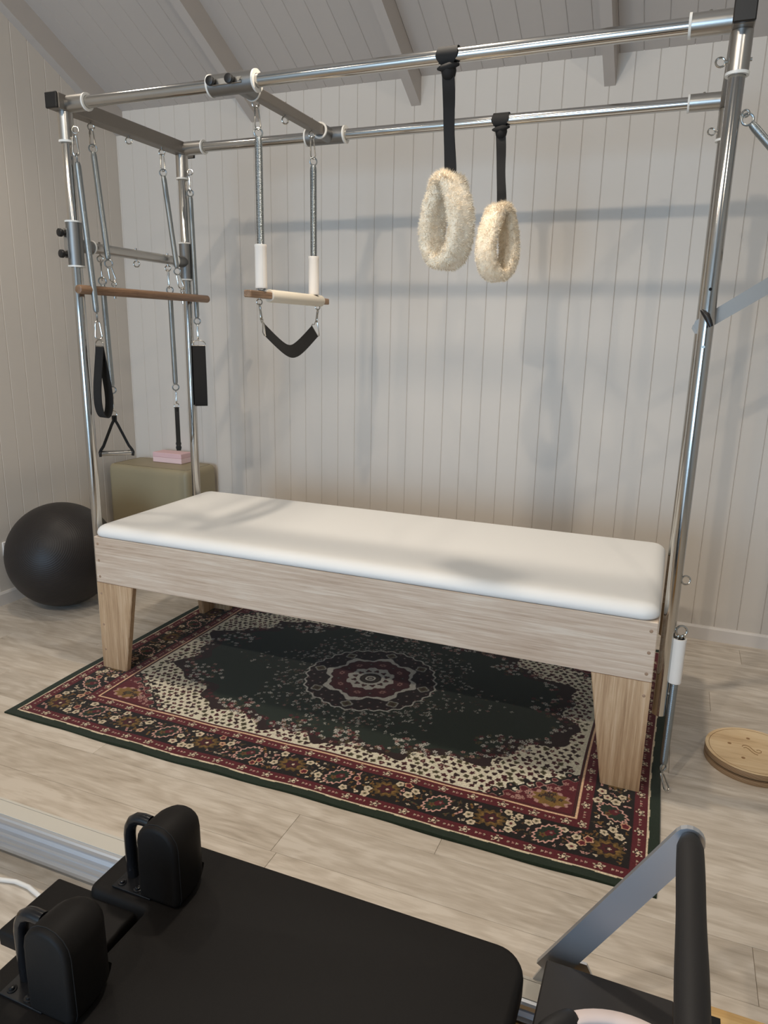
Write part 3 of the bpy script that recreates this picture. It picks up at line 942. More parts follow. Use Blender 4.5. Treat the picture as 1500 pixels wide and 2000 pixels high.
def coil(parent, a, b, R, pitch, amp, n=18):
    """close-wound spring body with tapered ends"""
    a = np.asarray(a, float); b = np.asarray(b, float); L = np.linalg.norm(b - a)
    nt = int(L / pitch); prof = [(R * .25, 0)]
    for i in range(nt):
        h = i * pitch
        for q in (0, .25, .5, .75):
            z = h + q * pitch
            e = min(z, L - z); tp = 1 if e > .02 else .55 + .45 * sqrt(max(0, 1 - (1 - e / .02) ** 2))
            prof.append(((R - amp * (1 - sin(pi * q))) * tp, z))
    prof.append((R * .25, L))
    return MB().lathe(prof, a, b - a, n).build('coil', M['spring'], parent, smooth=75)

def spring(label, top, bot, R=.0112, nd=(.7, -.7, 0), pitch=.0032, amp=.0006, ring=.0140, group='tension springs'):
    top = np.asarray(top, float); bot = np.asarray(bot, float); d = unit(bot - top)
    t = thing('tension_spring', bot - d * 0 + d * 2 * ring, label, 'spring', group)
    coil(t, top, bot, R, pitch, amp)
    link(t, top - d * ring * .95, nd, ring, up=-d)
    link(t, bot + d * ring * .95, nd, ring, up=-d)
    return t

VN = unit((.72, -.70, 0))       # faces the open side of the room
SN = unit((.70, .72, 0))        # across it
# springs on the left end
t = spring('steel spring on the near left post holding the open black loop strap', (.040, 0, 1.957), (.077, 0, 1.436), nd=SN)
carabiner(t, (.034, 0, 2.046), (.038, 0, 1.976), VN, w=.010)
carabiner(t, (.078, 0, 1.405), (.080, 0, 1.338), VN, w=.012)
t = spring('steel spring on the far left post holding the flat black strap', (.037, YR_, 1.953), (.046, YR_, 1.433), nd=VN)
carabiner(t, (.034, YR_, 2.040), (.037, YR_, 1.968), SN, w=.009)
carabiner(t, (.046, YR_, 1.404), (.047, YR_, 1.340), SN, w=.009)
t = spring('nearer of the two steel springs holding up the long brown wooden bar', (.004, .122, 2.018), (.049, .111, 1.634), nd=VN)
carabiner(t, (0, .123, 2.098), (.003, .122, 2.036), VN, w=.009)
carabiner(t, (.051, .113, 1.610), (.058, .121, 1.556), VN, w=.0105)
t = spring('farther of the two steel springs holding up the long brown wooden bar', (.004, .524, 2.012), (.049, .526, 1.640), nd=VN)
carabiner(t, (0, .526, 2.098), (.003, .525, 2.030), VN, w=.009)
carabiner(t, (.051, .528, 1.615), (.058, .541, 1.556), VN, w=.0105)
t = spring('steel spring behind the brown bar holding the triangular handle seen face on', (0, .126, 1.545), (0, .138, 1.150), nd=VN)
carabiner(t, (0, .123, 1.636), (0, .125, 1.562), SN, w=.009)
carabiner(t, (0, .138, 1.122), (0, .138, 1.054), SN, w=.009)
t = spring('steel spring behind the brown bar holding the handle above the pink block', (0, .534, 1.536), (0, .541, 1.138), nd=VN)
carabiner(t, (0, .528, 1.633), (0, .530, 1.556), SN, w=.009)
carabiner(t, (0, .541, 1.110), (0, .542, 1.052), SN, w=.008)

# long brown roll-down bar
rb = thing('roll_down_bar', (.06, .33, 1.518), 'long round brown wooden bar hanging across the left end of the steel frame', 'exercise bar')
MB().cyl((.06, -.066, 1.516), (.06, .726, 1.520), .0165, n=28, e=.005).build('dowel', M['dowel'], rb)
for y in (.122, .544):
    m_ = MB().ring((.06, y, 1.5455), VN, .0085, .0022, 18, 8).cyl((.06, y, 1.4985), (.06, y, 1.538), .0026, n=8).cyl((.06, y, 1.492), (.06, y, 1.502), .005, n=8)
    m_.build('eyebolt', M['wire'], rb)

# loop straps
def d_ring(parent, c, side, w=.02, h=.024, r=.0022):
    c = np.asarray(c, float); s = unit(side)
    pts = [c + s * w * a + V(0, 0, 1) * h * b for a, b in ((-1, -.5), (-.98, -.1), (-.7, .3), (-.3, .48), (0, .52), (.3, .48), (.7, .3), (.98, -.1), (1, -.5), (.5, -.5), (0, -.5), (-.5, -.5))]
    MB().tube(pts, r, 8, closed=True).build('d_ring', M['wire'], parent)

def teardrop(n, w, zt, zb, pinch=.25):
    """open loop from the top, round at the bottom: list of (u, z)"""
    pts = []; H = zt - zb
    for i in range(n + 1):
        t = i / n; a = 2 * pi * t
        z = (1 + cos(a)) / 2
        s = sin(a)
        wd = w * (1 - (1 - pinch) * z ** 1.1)
        pts.append((s * wd / 1.0, zb + H * z))
    return pts

def loop_strap(label, c, udir, width_dir, zt, zb, w, band, group):
    t = thing('loop_strap', (c[0], c[1], zb), label, 'strap', group)
    pts = [V(c[0], c[1], 0) + unit(udir) * a + V(0, 0, z) for a, z in teardrop(40, w, zt, zb, .06)]
    MB().ribbon(pts, unit(width_dir), band, .003).build('strap', M['webbing'], t, smooth=50)
    d_ring(t, (c[0], c[1], zt + .010), width_dir if band < .05 else width_dir, w=band * .5 + .001)
    return t
ang = radians(-44.5 + 34)
ax = V(cos(ang), sin(ang), 0); ux = V(-sin(ang), cos(ang), 0)
loop_strap('black webbing loop strap hanging wide open beside the near left post', (.080, 0.0), ux, ax, 1.314, 1.044, .037, .046, 'black webbing loop straps')
loop_strap('black webbing strap hanging flat beside the far left post', (.050, YR_), V(.64, -.77, 0), V(.77, .64, 0), 1.312, 1.034, .016, .058, 'black webbing loop straps')

def grip_handle(label, c, zt, zg, along, half, group):
    t = thing('grip_handle', (c[0], c[1], zg), label, 'handle', group)
    along = unit(along); o = V(c[0], c[1], 0); up = V(0, 0, 1); nrm_ = np.cross(along, up)
    g0, g1 = o + up * zg - along * half, o + up * zg + along * half
    MB().cyl(g0, g1, .0105, n=24, e=.0015).build('grip', M['steel'], t)
    A = o + up * zt
    pts = [A, A - up * .012 + along * .004, A - up * .024 + along * .008]
    for s_ in (-1, 1):
        e = g0 if s_ < 0 else g1
        e2 = e - s_ * along * .003
        P = [A + up * 0, A - up * .018 + s_ * along * .004, A - up * .034 + s_ * along * .012, e2 + up * .030 + s_ * along * (-.012), e2 + up * .0125, e2 + s_ * along * .004 + up * .004, e2 - up * .0125 + s_ * along * .002]
        MB().ribbon(P, nrm_, .020, .0105).build('strap', M['webbing'], t, smooth=50)
        MB().cyl(e - s_ * along * .006, e + s_ * along * .004, .0128, n=20, e=.002).build('grip_end', M['black_plastic'], t)
    MB().box(A[0] - .008, A[0] + .008, A[1] - .008, A[1] + .008, zt - .016, zt + .004, .002).build('strap_knot', M['webbing'], t)
    d_ring(t, (c[0], c[1], zt + .012), SN, w=.011, h=.020)
    return t
grip_handle('triangular black strap handle with steel grip, seen face on', (0, .138), 1.030, .879, (.72, .69, 0), .064, 'black strap handles with steel grips')
grip_handle('black strap handle with steel grip, seen edge on above the pink block', (0, .542), 1.030, .856, (.615, -.789, 0), .062, 'black strap handles with steel grips')

# ------------------------------------------------------------------ trapeze swing
XS = .732
for lab, y, zt_, zsl in (('near', .101, 2.012, 1.672), ('far', .498, 2.005, 1.668)):
    t = spring(f'coiled steel spring with white fabric sleeve carrying the {lab} end of the swing', (XS, y, zt_), (XS, y + .001, 1.545), R=.0132, pitch=.0046, amp=.0016, nd=VN, group='springs of the swing')
    carabiner(t, (XS - .004, y - .002, 2.105), (XS, y, zt_ + .022), VN, w=.0095)
    m_ = MB().lathe([(.0165, 0), (.0205, .0), (.0215, .004), (.0207, .009), (.0206, .07), (.0203, .136), (.0214, .140), (.0208, .146), (.0165, .146)], (XS, y, 1.526), (0, 0, 1), 24, caps=False)
    m_ = m_.build('fabric_sleeve', M['canvas'], t)
    a = V(XS, y, 0) + unit((.75, -.7, 0)) * .0207
    MB().tube([(a[0], a[1], 1.530), (a[0] - .0003, a[1], 1.60), (a[0], a[1], 1.668)], .0007, 5).build('stitching', M['white_plastic'], m_)
sw = thing('swing_bar', (XS, .31, 1.49), 'short wooden swing bar with white padded centre hanging from two springs', 'exercise bar')
MB().box(XS - .0145, XS + .0145, .008, .61, 1.4925, 1.5165, .003).build('wood_bar', M['swing_wood'], sw, smooth=0)
MB().cyl((XS, .150, 1.504), (XS, .560, 1.505), .0225, n=28, e=.006).build('padded_cover', M['cream_vinyl'], sw)
for y in (.086, .532):
    MB().ring((XS, y, 1.4795), VN, .0095, .0023, 18, 8).cyl((XS, y, 1.488), (XS, y, 1.4935), .0028, n=8).build('eyebolt', M['wire'], sw)
for y in (.101, .498):
    MB().ring((XS, y, 1.524), VN, .0085, .0022, 18, 8).build('eyebolt', M['wire'], sw)
sg = thing('sling_strap', (XS, .315, 1.287), 'black webbing sling hanging in a U below the padded swing bar', 'strap')
pts = []; sid = []
ya, yb = .118, .506
for i in range(33):
    t = i / 32; y = ya + (yb - ya) * t
    s_ = (t - .5) * 2
    z = 1.307 + .078 * (sqrt(s_ * s_ + .10) - sqrt(.10)) / (sqrt(1.10) - sqrt(.10))
    pts.append(V(XS, y, z))
    sid.append(V(1, -.10, .0))
# the band hangs flat-side out: width lies in the vertical plane
sid2 = []
for i in range(33):
    tg = unit(pts[min(i + 1, 32)] - pts[max(i - 1, 0)])
    sid2.append(unit(np.cross(tg, V(1, 0, 0)) + V(.35, 0, 0)))
MB().ribbon(pts, sid2, .050, .003).build('strap', M['webbing'], sg, smooth=60)
for (y, e, s_) in ((ya, .086, 1), (yb, .532, -1)):
    k = 0 if s_ > 0 else 32
    ctr = pts[k]; wd = sid2[k]; tg = unit(pts[1] - pts[0]) if s_ > 0 else unit(pts[31] - pts[32])
    top = V(XS, e + s_ * .012, 1.424)
    P = [ctr + wd * .026, ctr + wd * .0265 - tg * .010, (ctr + wd * .020 - tg * .018), top + V(0, .008, -.002), top, top + V(0, -.008, -.002), (ctr - wd * .020 - tg * .018), ctr - wd * .0265 - tg * .010, ctr - wd * .026, ctr]
    MB().tube(P, .0022, 8, closed=True).build('d_ring', M['wire'], sg)
    carabiner(sg, (XS, e, 1.472), top + V(0, 0, -.003), SN, w=.0085, name='snap_hook')

# ------------------------------------------------------------------ fleece loops
def fleece_loop(label, xc, yc, zt, zb, phi, z_strap_top, half_u, seed):
    r_ = np.random.default_rng(seed)
    t = thing('fleece_loop', (xc, yc, zb), label, 'strap loop', 'fleece loops on the top rails')
    view = unit(V(2.129 - xc, -2.189 - yc, 0)); a0 = math.atan2(view[1], view[0]) + phi
    ax = V(cos(a0), sin(a0), 0); ux = V(-sin(a0), cos(a0), 0); up = V(0, 0, 1)
    n, k = 72, 22
    w, th = .086, .046
    H = zt - zb
    cl = []
    for i in range(n):
        a = 2 * pi * i / n
        z = (1 + cos(a)) / 2
        wd = half_u * (1 - .42 * z ** 1.6)
        cl.append(V(xc, yc, 0) + ux * sin(a) * wd + up * (zb + .017 + (H - .034) * z))
    vs = []; nr = []
    for i in range(n):
        tg = unit(cl[(i + 1) % n] - cl[i - 1]); nn = unit(np.cross(tg, ax))
        for j in range(k):
            b = 2 * pi * j / k; cb, sb_ = cos(b), sin(b)
            p = .62
            qa = math.copysign(abs(cb) ** p, cb) * w / 2; qb = math.copysign(abs(sb_) ** p, sb_) * th / 2
            crease = 1 - .12 * math.exp(-((b - pi / 2) / .18) ** 2) - .12 * math.exp(-((b - 3 * pi / 2) / .18) ** 2)
            f = crease * (1 + r_.normal(0, .035))
            vs.append(cl[i] + ax * qa * f + nn * qb * f)
            nr.append(unit(ax * cb * .7 + nn * sb_))
    fs = [(i * k + j, i * k + (j + 1) % k, ((i + 1) % n) * k + (j + 1) % k, ((i + 1) % n) * k + j) for i in range(n) for j in range(k)]
    body = MB().add(vs, fs).build('fleece_band', M['fleece'], t, smooth=180)
    # pile fibres
    vs = np.array(vs); nr = np.array(nr); mb = MB(); fv = []; ff = []
    cnt = 15000
    ii = r_.integers(0, n, cnt); jj = r_.integers(0, k, cnt); f1 = r_.random(cnt); f2 = r_.random(cnt)
    P = lambda i, j: vs[(i % n) * k + (j % k)]
    base = (vs[(ii % n) * k + jj] * ((1 - f1) * (1 - f2))[:, None] + vs[((ii + 1) % n) * k + jj] * (f1 * (1 - f2))[:, None]
            + vs[(ii % n) * k + (jj + 1) % k] * ((1 - f1) * f2)[:, None] + vs[((ii + 1) % n) * k + (jj + 1) % k] * (f1 * f2)[:, None])
    nn = nr[ii * k + jj] + r_.normal(0, .32, (cnt, 3)); nn[:, 2] -= .12
    nn /= np.linalg.norm(nn, axis=1)[:, None]
    Lf = r_.uniform(.004, .0095, cnt)
    top_end = base[:, 2] > zt - .03
    Lf = np.where(top_end, Lf * 1.7, Lf)
    sd = np.cross(nn, r_.normal(0, 1, (cnt, 3))); sd /= np.linalg.norm(sd, axis=1)[:, None]
    wv = .0009
    A = base - nn * .002 - sd * wv; B = base - nn * .002 + sd * wv; T = base + nn * Lf[:, None]
    fv = np.stack([A, B, T], 1).reshape(-1, 3); ff = np.arange(cnt * 3).reshape(-1, 3)
    mb.v = [tuple(q) for q in fv]; mb.f = [tuple(int(z) for z in q) for q in ff]
    me = bpy.data.meshes.new('fleece_pile'); o = (fv.min(0) + fv.max(0)) / 2
    me.from_pydata([tuple(q) for q in (fv - o)], [], mb.f); me.materials.append(M['fleece'])
    ob = bpy.data.objects.new('fleece_pile', me); COL.objects.link(ob); place(ob, o, t); ob['kind'] = 'stuff'
    # strap: hitch over the rail, knot and long tail
    xs = xc - .012; zr_ = ZT; rr = RT + .0025
    vs = []; n2 = 28
    mb = MB()
    prof = []
    for i in range(n2):
        a = 2 * pi * i / n2
        half = .030 if sin(a) > -.3 else .030 - .012 * min(1, (-.3 - sin(a)) / .7)
        for s_, rad in ((-1, rr), (-1, rr + .003), (1, rr + .003), (1, rr)):
            wob = .002 * sin(3 * a + s_)
            vs.append((xs + s_ * half + wob, yc - rad * cos(a) * (1.0), zr_ + rad * sin(a) * (1.0 if sin(a) > 0 else 1.12)))
    fs = []
    for i in range(n2):
        j = (i + 1) % n2
        for q in range(4):
            fs.append((i * 4 + q, i * 4 + (q + 1) % 4, j * 4 + (q + 1) % 4, j * 4 + q))
    mb.add(vs, fs)
    mb.build('rail_hitch', M['webbing'], t, smooth=50)
    kn = MB()
    kn.tube([(xs - .030, yc - .004, zr_ - .030), (xs - .012, yc - .017, zr_ - .034), (xs + .010, yc - .018, zr_ - .031), (xs + .032, yc - .004, zr_ - .024)], [.004, .010, .011, .004], 10)
    kn.lathe([(.010, 0), (.019, .010), (.022, .024), (.020, .034)], (xs + .002, yc - .003, zr_ - .062), (0, 0, 1), 14)
    kn.build('strap_knot', M['webbing'], t, smooth=60)
    zs0 = zr_ - .05; zs1 = zt - .012
    pts = []; sd_ = []; wl = []
    for i in range(15):
        q = i / 14
        pts.append(V(xs + .002 + (xc + .004 - xs) * q + .0008 * sin(q * 9), yc - .006 + .006 * q, zs0 + (zs1 - zs0) * q))
        tw = .55 * math.exp(-((q - .22) / .16) ** 2)
        sd_.append(V(cos(tw - .05), sin(tw - .05), 0)); wl.append(.034 + .002 * sin(q * 7 + 1))
    MB().ribbon(pts, sd_, wl, .005).build('strap', M['webbing'], t, smooth=40)
fleece_loop('cream fleece loop on black strap tied to the near top rail', 1.436, 0.0, 1.838, 1.576, radians(-46), 2.147, .070, 3)
fleece_loop('cream fleece loop on black strap tied to the far top rail', 1.434, YR_, 1.860, 1.588, radians(46), 2.147, .072, 4)

# ------------------------------------------------------------------ springs on the right end
t = spring('steel spring slanting off the top of the right post', (2.226, 0, 1.911), (2.455, .01, 1.665), R=.0104, nd=(.2, -1, .1), ring=.014, group='springs on the right posts')
carabiner(t, (2.470, .012, 1.655), (2.505, .018, 1.665), (0, 1, 0), w=.009)
t = spring('steel spring with white sleeve hanging low on the right post to the rug', (2.214, .0, .500), (2.212, .0, .090), R=.0120, nd=VN, pitch=.0036, amp=.0009, ring=.0115, group='springs on the right posts')
m_ = MB().lathe([(.0140, 0), (.0190, 0), (.0198, .004), (.0193, .010), (.0195, .07), (.0198, .130), (.0207, .136), (.0202, .143), (.0150, .143)], (2.213, 0, .372), (0, 0, 1), 26, caps=False).build('fabric_sleeve', M['canvas'], t)
for dx in (-.007, .006):
    carabiner(t, (2.216 + dx, -.003, .527), (2.214 + dx * .8, -.002, .488), (.3, -1, 0) if dx > 0 else (.9, -.4, 0), w=.006)
carabiner(t, (2.210, -.004, .062), (2.232, -.020, .0135), (.3, -.5, .8), w=.0085)

# ------------------------------------------------------------------ exercise ball, box, foam block
ball_c = V(-.672, .44, .2655); RB = .2635
mb = MB()
prof = []
for i in range(49):
    a = pi * i / 48
    r0 = RB
    al = a
    # raised rim and dimple around the valve end
    if abs(al - .17) < .02: r0 = RB - .0012
    prof.append((max(r0 * sin(a), 1e-4), RB * cos(a) - RB + RB - (RB - r0) * cos(a)))
vs = []; n = 72
for j in range(n):
    t_ = 2 * pi * j / n
    for r0, h in prof: vs.append((r0 * cos(t_), r0 * sin(t_), h))
m = len(prof)
fs = [(j * m + k, ((j + 1) % n) * m + k, ((j + 1) % n) * m + k + 1, j * m + k + 1) for j in range(n) for k in range(m - 1)]
bl = MB().add(vs, fs).build('exercise_ball', M['ball'], smooth=180, origin=(0, 0, 0))
bl.rotation_euler = Vector((.377, -.81, .45)).to_track_quat('Z', 'Y').to_euler()
place(bl, ball_c)
tag(bl, 'large dark grey exercise ball on the floor by the left wall', 'exercise ball')

bx = thing('upholstered_box', (-.626, 1.18, 0), 'beige vinyl upholstered box standing in the corner behind the table', 'padded box')
mb = MB().pad(rrect(-.905, -.346, 1.045, 1.325, .028, 6), [(.004, .004), (0, .008), (0, .575), (.0015, .592), (.006, .605), (.014, .6135), (.022, .616), (.0265, .6165)])
mb.build('cover', M['beige_vinyl'], bx, smooth=60)
MB().tube([(x, y, .6166) for x, y in rrect(-.880, -.371, 1.070, 1.300, .010, 5)], .0010, 6, closed=True).build('piping', M['vinyl_seam'], bx)
fb = thing('foam_block', (-.612, 1.262, .6175), 'pink foam block lying on the beige box', 'foam block')
MB().box(-.714, -.510, 1.212, 1.312, .6178, .648, .002).build('lower_layer', M['pink2'], fb, smooth=0)
MB().box(-.714, -.510, 1.212, 1.312, .6482, .676, .002).build('upper_layer', M['pink1'], fb, smooth=0)

# ------------------------------------------------------------------ rotator disc
dc = (2.494, .290)
rd = thing('rotating_disc', (dc[0], dc[1], 0), 'round birch plywood turning disc lying on the floor right of the rug', 'balance disc')
MB().cyl((*dc, .0005), (*dc, .0175), .150, n=72, e=.001).build('lower_disc', M['ply_edge'], rd)
MB().cyl((*dc, .0175), (*dc, .0235), .138, n=60).build('gap_shade', M['dark'], rd)  # core coloured near-black to paint the shade in the gap between discs
MB().cyl((*dc, .0235), (*dc, .0415), .1495, n=72, e=.001).build('disc_core', M['ply_edge'], rd)
td = MB().lathe([(.0005, .0005), (.1365, .0005), (.1370, 0), (.1378, 0), (.1383, .0007), (.149, .0007)], (*dc, .0415), (0, 0, 1), 72, caps=False).build('upper_disc', M['ply'], rd)
MB().ring((dc[0], dc[1], .0418), (0, 0, 1), .1372, .0009, 72, 5).build('groove', M['brand_mark'], rd)
for a, r_ in ((165, .075), (98, .078), (-35, .085), (-120, .07)):
    p = V(dc[0] + r_ * cos(radians(a)), dc[1] + r_ * sin(radians(a)), .0420)
    MB().cyl(p, p + V(0, 0, .0004), .0062, n=16).build('plug', M['knot'], rd)
sw_ = [(-.030, .012), (-.026, .021), (-.016, .024), (-.006, .018), (.001, .006), (.008, -.006), (.018, -.012), (.027, -.006), (.028, .004), (.021, .009), (.014, .005)]
MB().tube([(dc[0] - .004 + x, dc[1] + .002 + y, .0424) for x, y in sw_], .0011, 6).build('swirl_mark', M['brand_mark'], rd)
sw2 = [(-.026, .004), (-.018, .010), (-.010, .002), (-.002, -.012), (.006, -.022), (.016, -.026)]
MB().tube([(dc[0] - .004 + x, dc[1] + .002 + y, .0424) for x, y in sw2], .0011, 6).build('swirl_mark', M['brand_mark'], rd)

# ------------------------------------------------------------------ reformer in the foreground
RF = thing('reformer', (1.2, -1.327, 0), 'low pilates reformer with black padded carriage in the foreground', 'exercise machine')
YC = -1.327
for s_ in (1, -1):
    yo, yi = YC + s_ * .352, YC + s_ * .288           # outer and inner side of a rail
    a, b = sorted((yo, yi))
    rl = MB()
    # hollow-looking extrusion: top flange, grooved inner face
    prof = [(yo, .030), (yo, .126), (yo - s_ * .003, .130), (yi + s_ * .004, .130), (yi, .1265), (yi, .117), (yi + s_ * .009, .113), (yi + s_ * .012, .098), (yi + s_ * .009, .088),
            (yi + s_ * .001, .085), (yi, .078), (yi + s_ * .007, .075), (yi + s_ * .007, .066), (yi, .063), (yi, .056), (yi + s_ * .008, .053), (yi + s_ * .008, .044), (yi, .040), (yi, .030)]
    rl.prism(prof, 0, -.05, 2.02)
    rl.build('rail', M['alu'], RF, smooth=0)
    for q0, q1 in ((.0012, .0085), (.0095, .052)):
        e0, e1 = sorted((yo - s_ * q0, yo - s_ * q1))
        MB().box(-.05, 2.02, e0, e1, .1302, .1316, .0004).build('rail_cover', M['rail_cover'], RF, smooth=0)
MB().box(-.13, -.05, YC - .37, YC + .37, .0, .17, .006).build('head_frame', M['pine'], RF, smooth=0)
MB().box(1.955, 2.012, YC - .286, YC + .286, .035, .085, .003).build('cross_beam', M['pine'], RF, smooth=0)
for yy in (YC - .2, YC - .1, YC, YC + .1, YC + .2):
    MB().cyl((1.3, yy, .07), (1.955, yy, .07), .011, n=14).build('carriage_spring', M['spring'], RF)
# foot end: black platform in a pine frame
ym = YC + .323
MB().box(2.012, 2.242, YC - .323, ym, .172, .216, .003).build('standing_platform', M['black_board'], RF, smooth=0)
fe = MB()
fe.box(2.02, 2.242, YC - .345, YC + .318, .0, .170, .003)
fe.box(2.2425, 2.56, YC - .343, YC + .343, .0, .214, .004)
fe = fe.build('foot_frame', M['pine'], RF, smooth=0)
MB().box(2.286, 2.318, YC + .10, YC + .318, .2135, .2150, .0004).build('slot', M['dark'], fe, smooth=0)
# carriage pad with a notch for the head rest
yA, yB = YC - .271, YC + .271
nA, nB = -1.400, -1.256
x0, x1, xn = 1.117, 1.986, 1.266
ol = []
def arc(cx, cy, r, a0, a1, n=8):
    for i in range(n + 1):
        a = radians(a0 + (a1 - a0) * i / n); ol.append((cx + r * cos(a), cy + r * sin(a)))
arc(x1 - .06, yA + .06, .06, -90, 0); arc(x1 - .06, yB - .06, .06, 0, 90)
arc(x0 + .10, yB - .10, .10, 90, 180); arc(x0 + .02, nB + .02, .02, 180, 270, 4)
arc(xn - .008, nB - .008 + .0, .008, 90, 0, 3); arc(xn - .008, nA + .008, .008, 0, -90, 3)
arc(x0 + .02, nA - .02, .02, 90, 180, 4); arc(x0 + .10, yA + .10, .10, 180, 270)
MB().pad(ol, [(.004, .216), (0, .222), (0, .252), (.0012, .260), (.004, .266), (.008, .2695), (.014, .2705)]).build('carriage_pad', M['black_vinyl'], RF, smooth=50)
MB().box(1.14, 1.97, yA + .012, yB - .012, .145, .215, .003).build('carriage_base', M['black_metal'], RF, smooth=0)
MB().pad(rrect(1.026, 1.242, -1.392, -1.240, .006, 4), [(.002, .216), (0, .219), (0, .244), (.002, .249), (.006, .251)]).build('head_rest', M['black_vinyl'], RF, smooth=50)
# shoulder rests
for s_, yn in ((1, -1.233), (-1, -1.502)):
    yn -= .005
    yf = yn + .106
    # pad: loaf profile in x-z, rounded ends in y
    xa, xb, z0, z1 = 1.236, 1.332, .2735, .446
    loaf = []
    for i in range(4): loaf.append((xa + .010 * (1 - cos(pi / 2 * i / 3)) * 0 + (.010 if i == 0 else (.003 if i == 1 else 0)), z0 + (.0, .003, .010, .02)[i]))
    loaf += [(xa, .36), (xa + .001, .395)]
    for i in range(9):
        a = pi - pi * i / 8
        loaf.append(((xa + xb) / 2 + (xb - xa) / 2 * .985 * cos(a), .402 + .044 * sin(a)))
    loaf += [(xb, .36), (xb + .001, z0 + .02), (xb - .003, z0 + .006), (xb - .012, z0)]
    loaf = loaf[::-1]
    mb = MB(); P = [V(*p) for p in loaf]; n = len(P); Nn = []
    cen = sum(P) / n
    for i in range(n):
        t_ = unit(P[(i + 1) % n] - P[i - 1]); q = V(-t_[1], t_[0])
        if np.dot(q, cen - P[i]) < 0: q = -q
        Nn.append(q)
    vs = []; lay = [(.010, yn), (.004, yn + .0012), (.0008, yn + .005), (0, yn + .012), (-.001, yn + .035), (.0, yf - .042), (.003, yf - .028), (.009, yf - .014), (.018, yf - .004), (.027, yf)]
    for ins, y in lay:
        for i in range(n):
            q = P[i] + Nn[i] * ins; vs.append((q[0], y, q[1]))
    fs = [(k * n + i, k * n + (i + 1) % n, (k + 1) * n + (i + 1) % n, (k + 1) * n + i) for k in range(len(lay) - 1) for i in range(n)]
    fs += [tuple(range(n)), tuple((len(lay) - 1) * n + i for i in range(n))]
    sr = mb.add(vs, fs).build('shoulder_rest', M['black_vinyl'], RF, smooth=50)
    MB().tube([(P[i] - Nn[i] * .0003)[0:1].tolist() + [yn + .011] + (P[i] - Nn[i] * .0003)[1:2].tolist() for i in range(n)], .0009, 5, closed=True).build('seam', M['seam'], sr)
    yt = yn + .044
    MB().tube([(1.186, yt, .272), (1.184, yt, .33), (1.184, yt, .375), (1.187, yt, .392), (1.195, yt, .407), (1.208, yt, .416), (1.222, yt, .418), (1.240, yt, .417)], .0122, 16).build('bracket_tube', M['black_metal'], sr)
    MB().box(1.166, 1.262, yn + .002, yn + .072, .2706, .2755, .001).build('bracket_plate', M['black_metal'], sr, smooth=0)
    for bx_, by_ in ((1.181, yn + .016), (1.222, yn + .014), (1.181, yn + .060)):
        MB().cyl((bx_, by_, .2756), (bx_, by_, .2772), .0085, n=18, e=.0005).cyl((bx_, by_, .277), (bx_, by_, .281), .005, n=14, e=.001).build('bolt', M['black_metal'], sr)
# foot bar
ya = -.985
for s_, y in ((1, ya), (-1, 2 * YC - ya)):
    p0, p1 = V(2.030, y, .196), V(2.231, y, .536)
    d_ = unit(p1 - p0); q_ = V(-d_[2], 0, d_[0])
    w = .026
    pts = [p0 + q_ * w - d_ * .03, p0 - q_ * w - d_ * .03]
    for i in range(9):
        a = -pi / 2 + pi * i / 8
        e = p1 + d_ * (w * cos(a)) + q_ * (w * sin(a)); pts.append(e)
    t0, t1 = sorted((y - .005, y + .006))
    ar = MB().prism([(e[0], e[2]) for e in pts], 1, t0, t1).build('foot_bar_arm', M['alu'], RF, smooth=0)
    MB().cyl((2.232, y - .012, .538), (2.232, y + .012, .538), .017, n=22, e=.002).build('arm_pivot', M['alu'], ar)
    MB().prism([(1.985, .129), (2.125, .129), (2.085, .205), (2.020, .205)], 1, y + .007 * s_, y + .013 * s_).build('arm_plate', M['alu'], RF, smooth=0)
    MB().cyl((2.040, y + .006 * s_, .225), (2.040, y + .022 * s_, .225), .010, n=16, e=.002).build('pivot_bolt', M['alu'], ar)
fbz = .540
n_ = 30; pts = []; rr = []
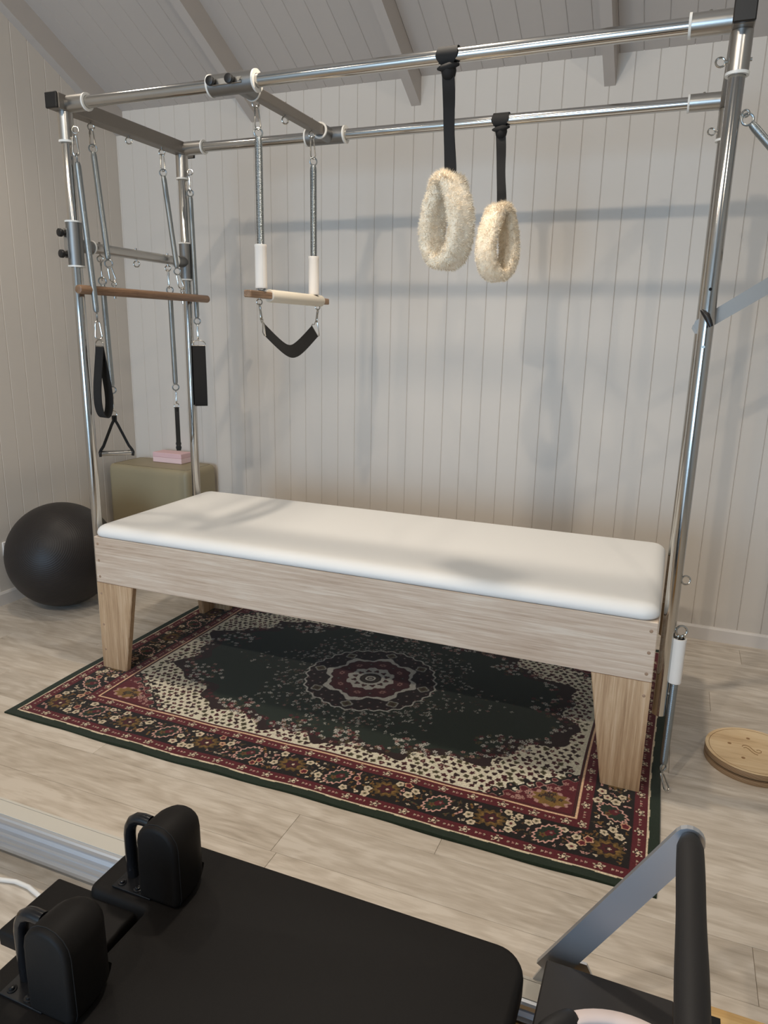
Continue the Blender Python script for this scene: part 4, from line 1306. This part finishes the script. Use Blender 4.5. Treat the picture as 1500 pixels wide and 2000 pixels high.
y_far, y_near = ya - .006, 2 * YC - ya + .006
for i in range(n_ + 1):
    t_ = i / n_; y = y_far + (y_near - y_far) * t_
    pts.append((2.232, y, fbz)); e = min(t_, 1 - t_) * (y_far - y_near)
    r0 = .0212 + .0010 * min(1, e / .12) + .0006 * sin(t_ * 17)
    if e < .012: r0 *= (.78 if e < .001 else .96)
    rr.append(r0)
MB().tube(pts, rr, 28).build('foot_bar', M['black_foam'], RF, smooth=60)

# exercise ring lying on the platform
rg = thing('exercise_ring', (2.155, -1.235, .217), 'pale pink exercise ring with black pads lying on the reformer foot end', 'exercise ring')
cR = V(2.170, -1.252, .2295); R_ = .150
n = 64; vs = []
sec = [(-.011, -.0125), (.011, -.0125), (.0135, -.009), (.0135, .009), (.011, .0125), (-.011, .0125), (-.0135, .009), (-.0135, -.009)]
for i in range(n):
    a = 2 * pi * i / n
    for dr_, dz in sec: vs.append(cR + V((R_ + dr_) * cos(a), (R_ + dr_) * sin(a), dz))
fs = [(i * 8 + k, i * 8 + (k + 1) % 8, ((i + 1) % n) * 8 + (k + 1) % 8, ((i + 1) % n) * 8 + k) for i in range(n) for k in range(8)]
MB().add(vs, fs).build('hoop', M['ring_white'], rg, smooth=60)
for a in (140, 320):
    c = cR + V(R_ * cos(radians(a)), R_ * sin(radians(a)), .004); rd_ = V(cos(radians(a)), sin(radians(a)), 0)
    tn = V(-rd_[1], rd_[0], 0)
    mb = MB(); pts = [c + tn * q for q in (-.040, -.037, -.028, -.012, .012, .028, .037, .040)]
    mb.tube(pts, [.008, .014, .018, .020, .020, .018, .014, .008], 18)
    mb.build('hand_pad', M['black_foam'], rg, smooth=60)

# white cord on the floor inside the reformer
cb = MB().tube([(.50, -1.20, .006), (.58, -1.14, .006), (.656, -1.101, .006), (.70, -1.090, .006), (.745, -1.091, .006), (.795, -1.103, .006), (.87, -1.13, .006), (.95, -1.19, .006)], .0058, 10).build('white_cord', M['cable'], smooth=60)
tag(cb, 'white cord lying on the floor between the reformer rails', 'cord')
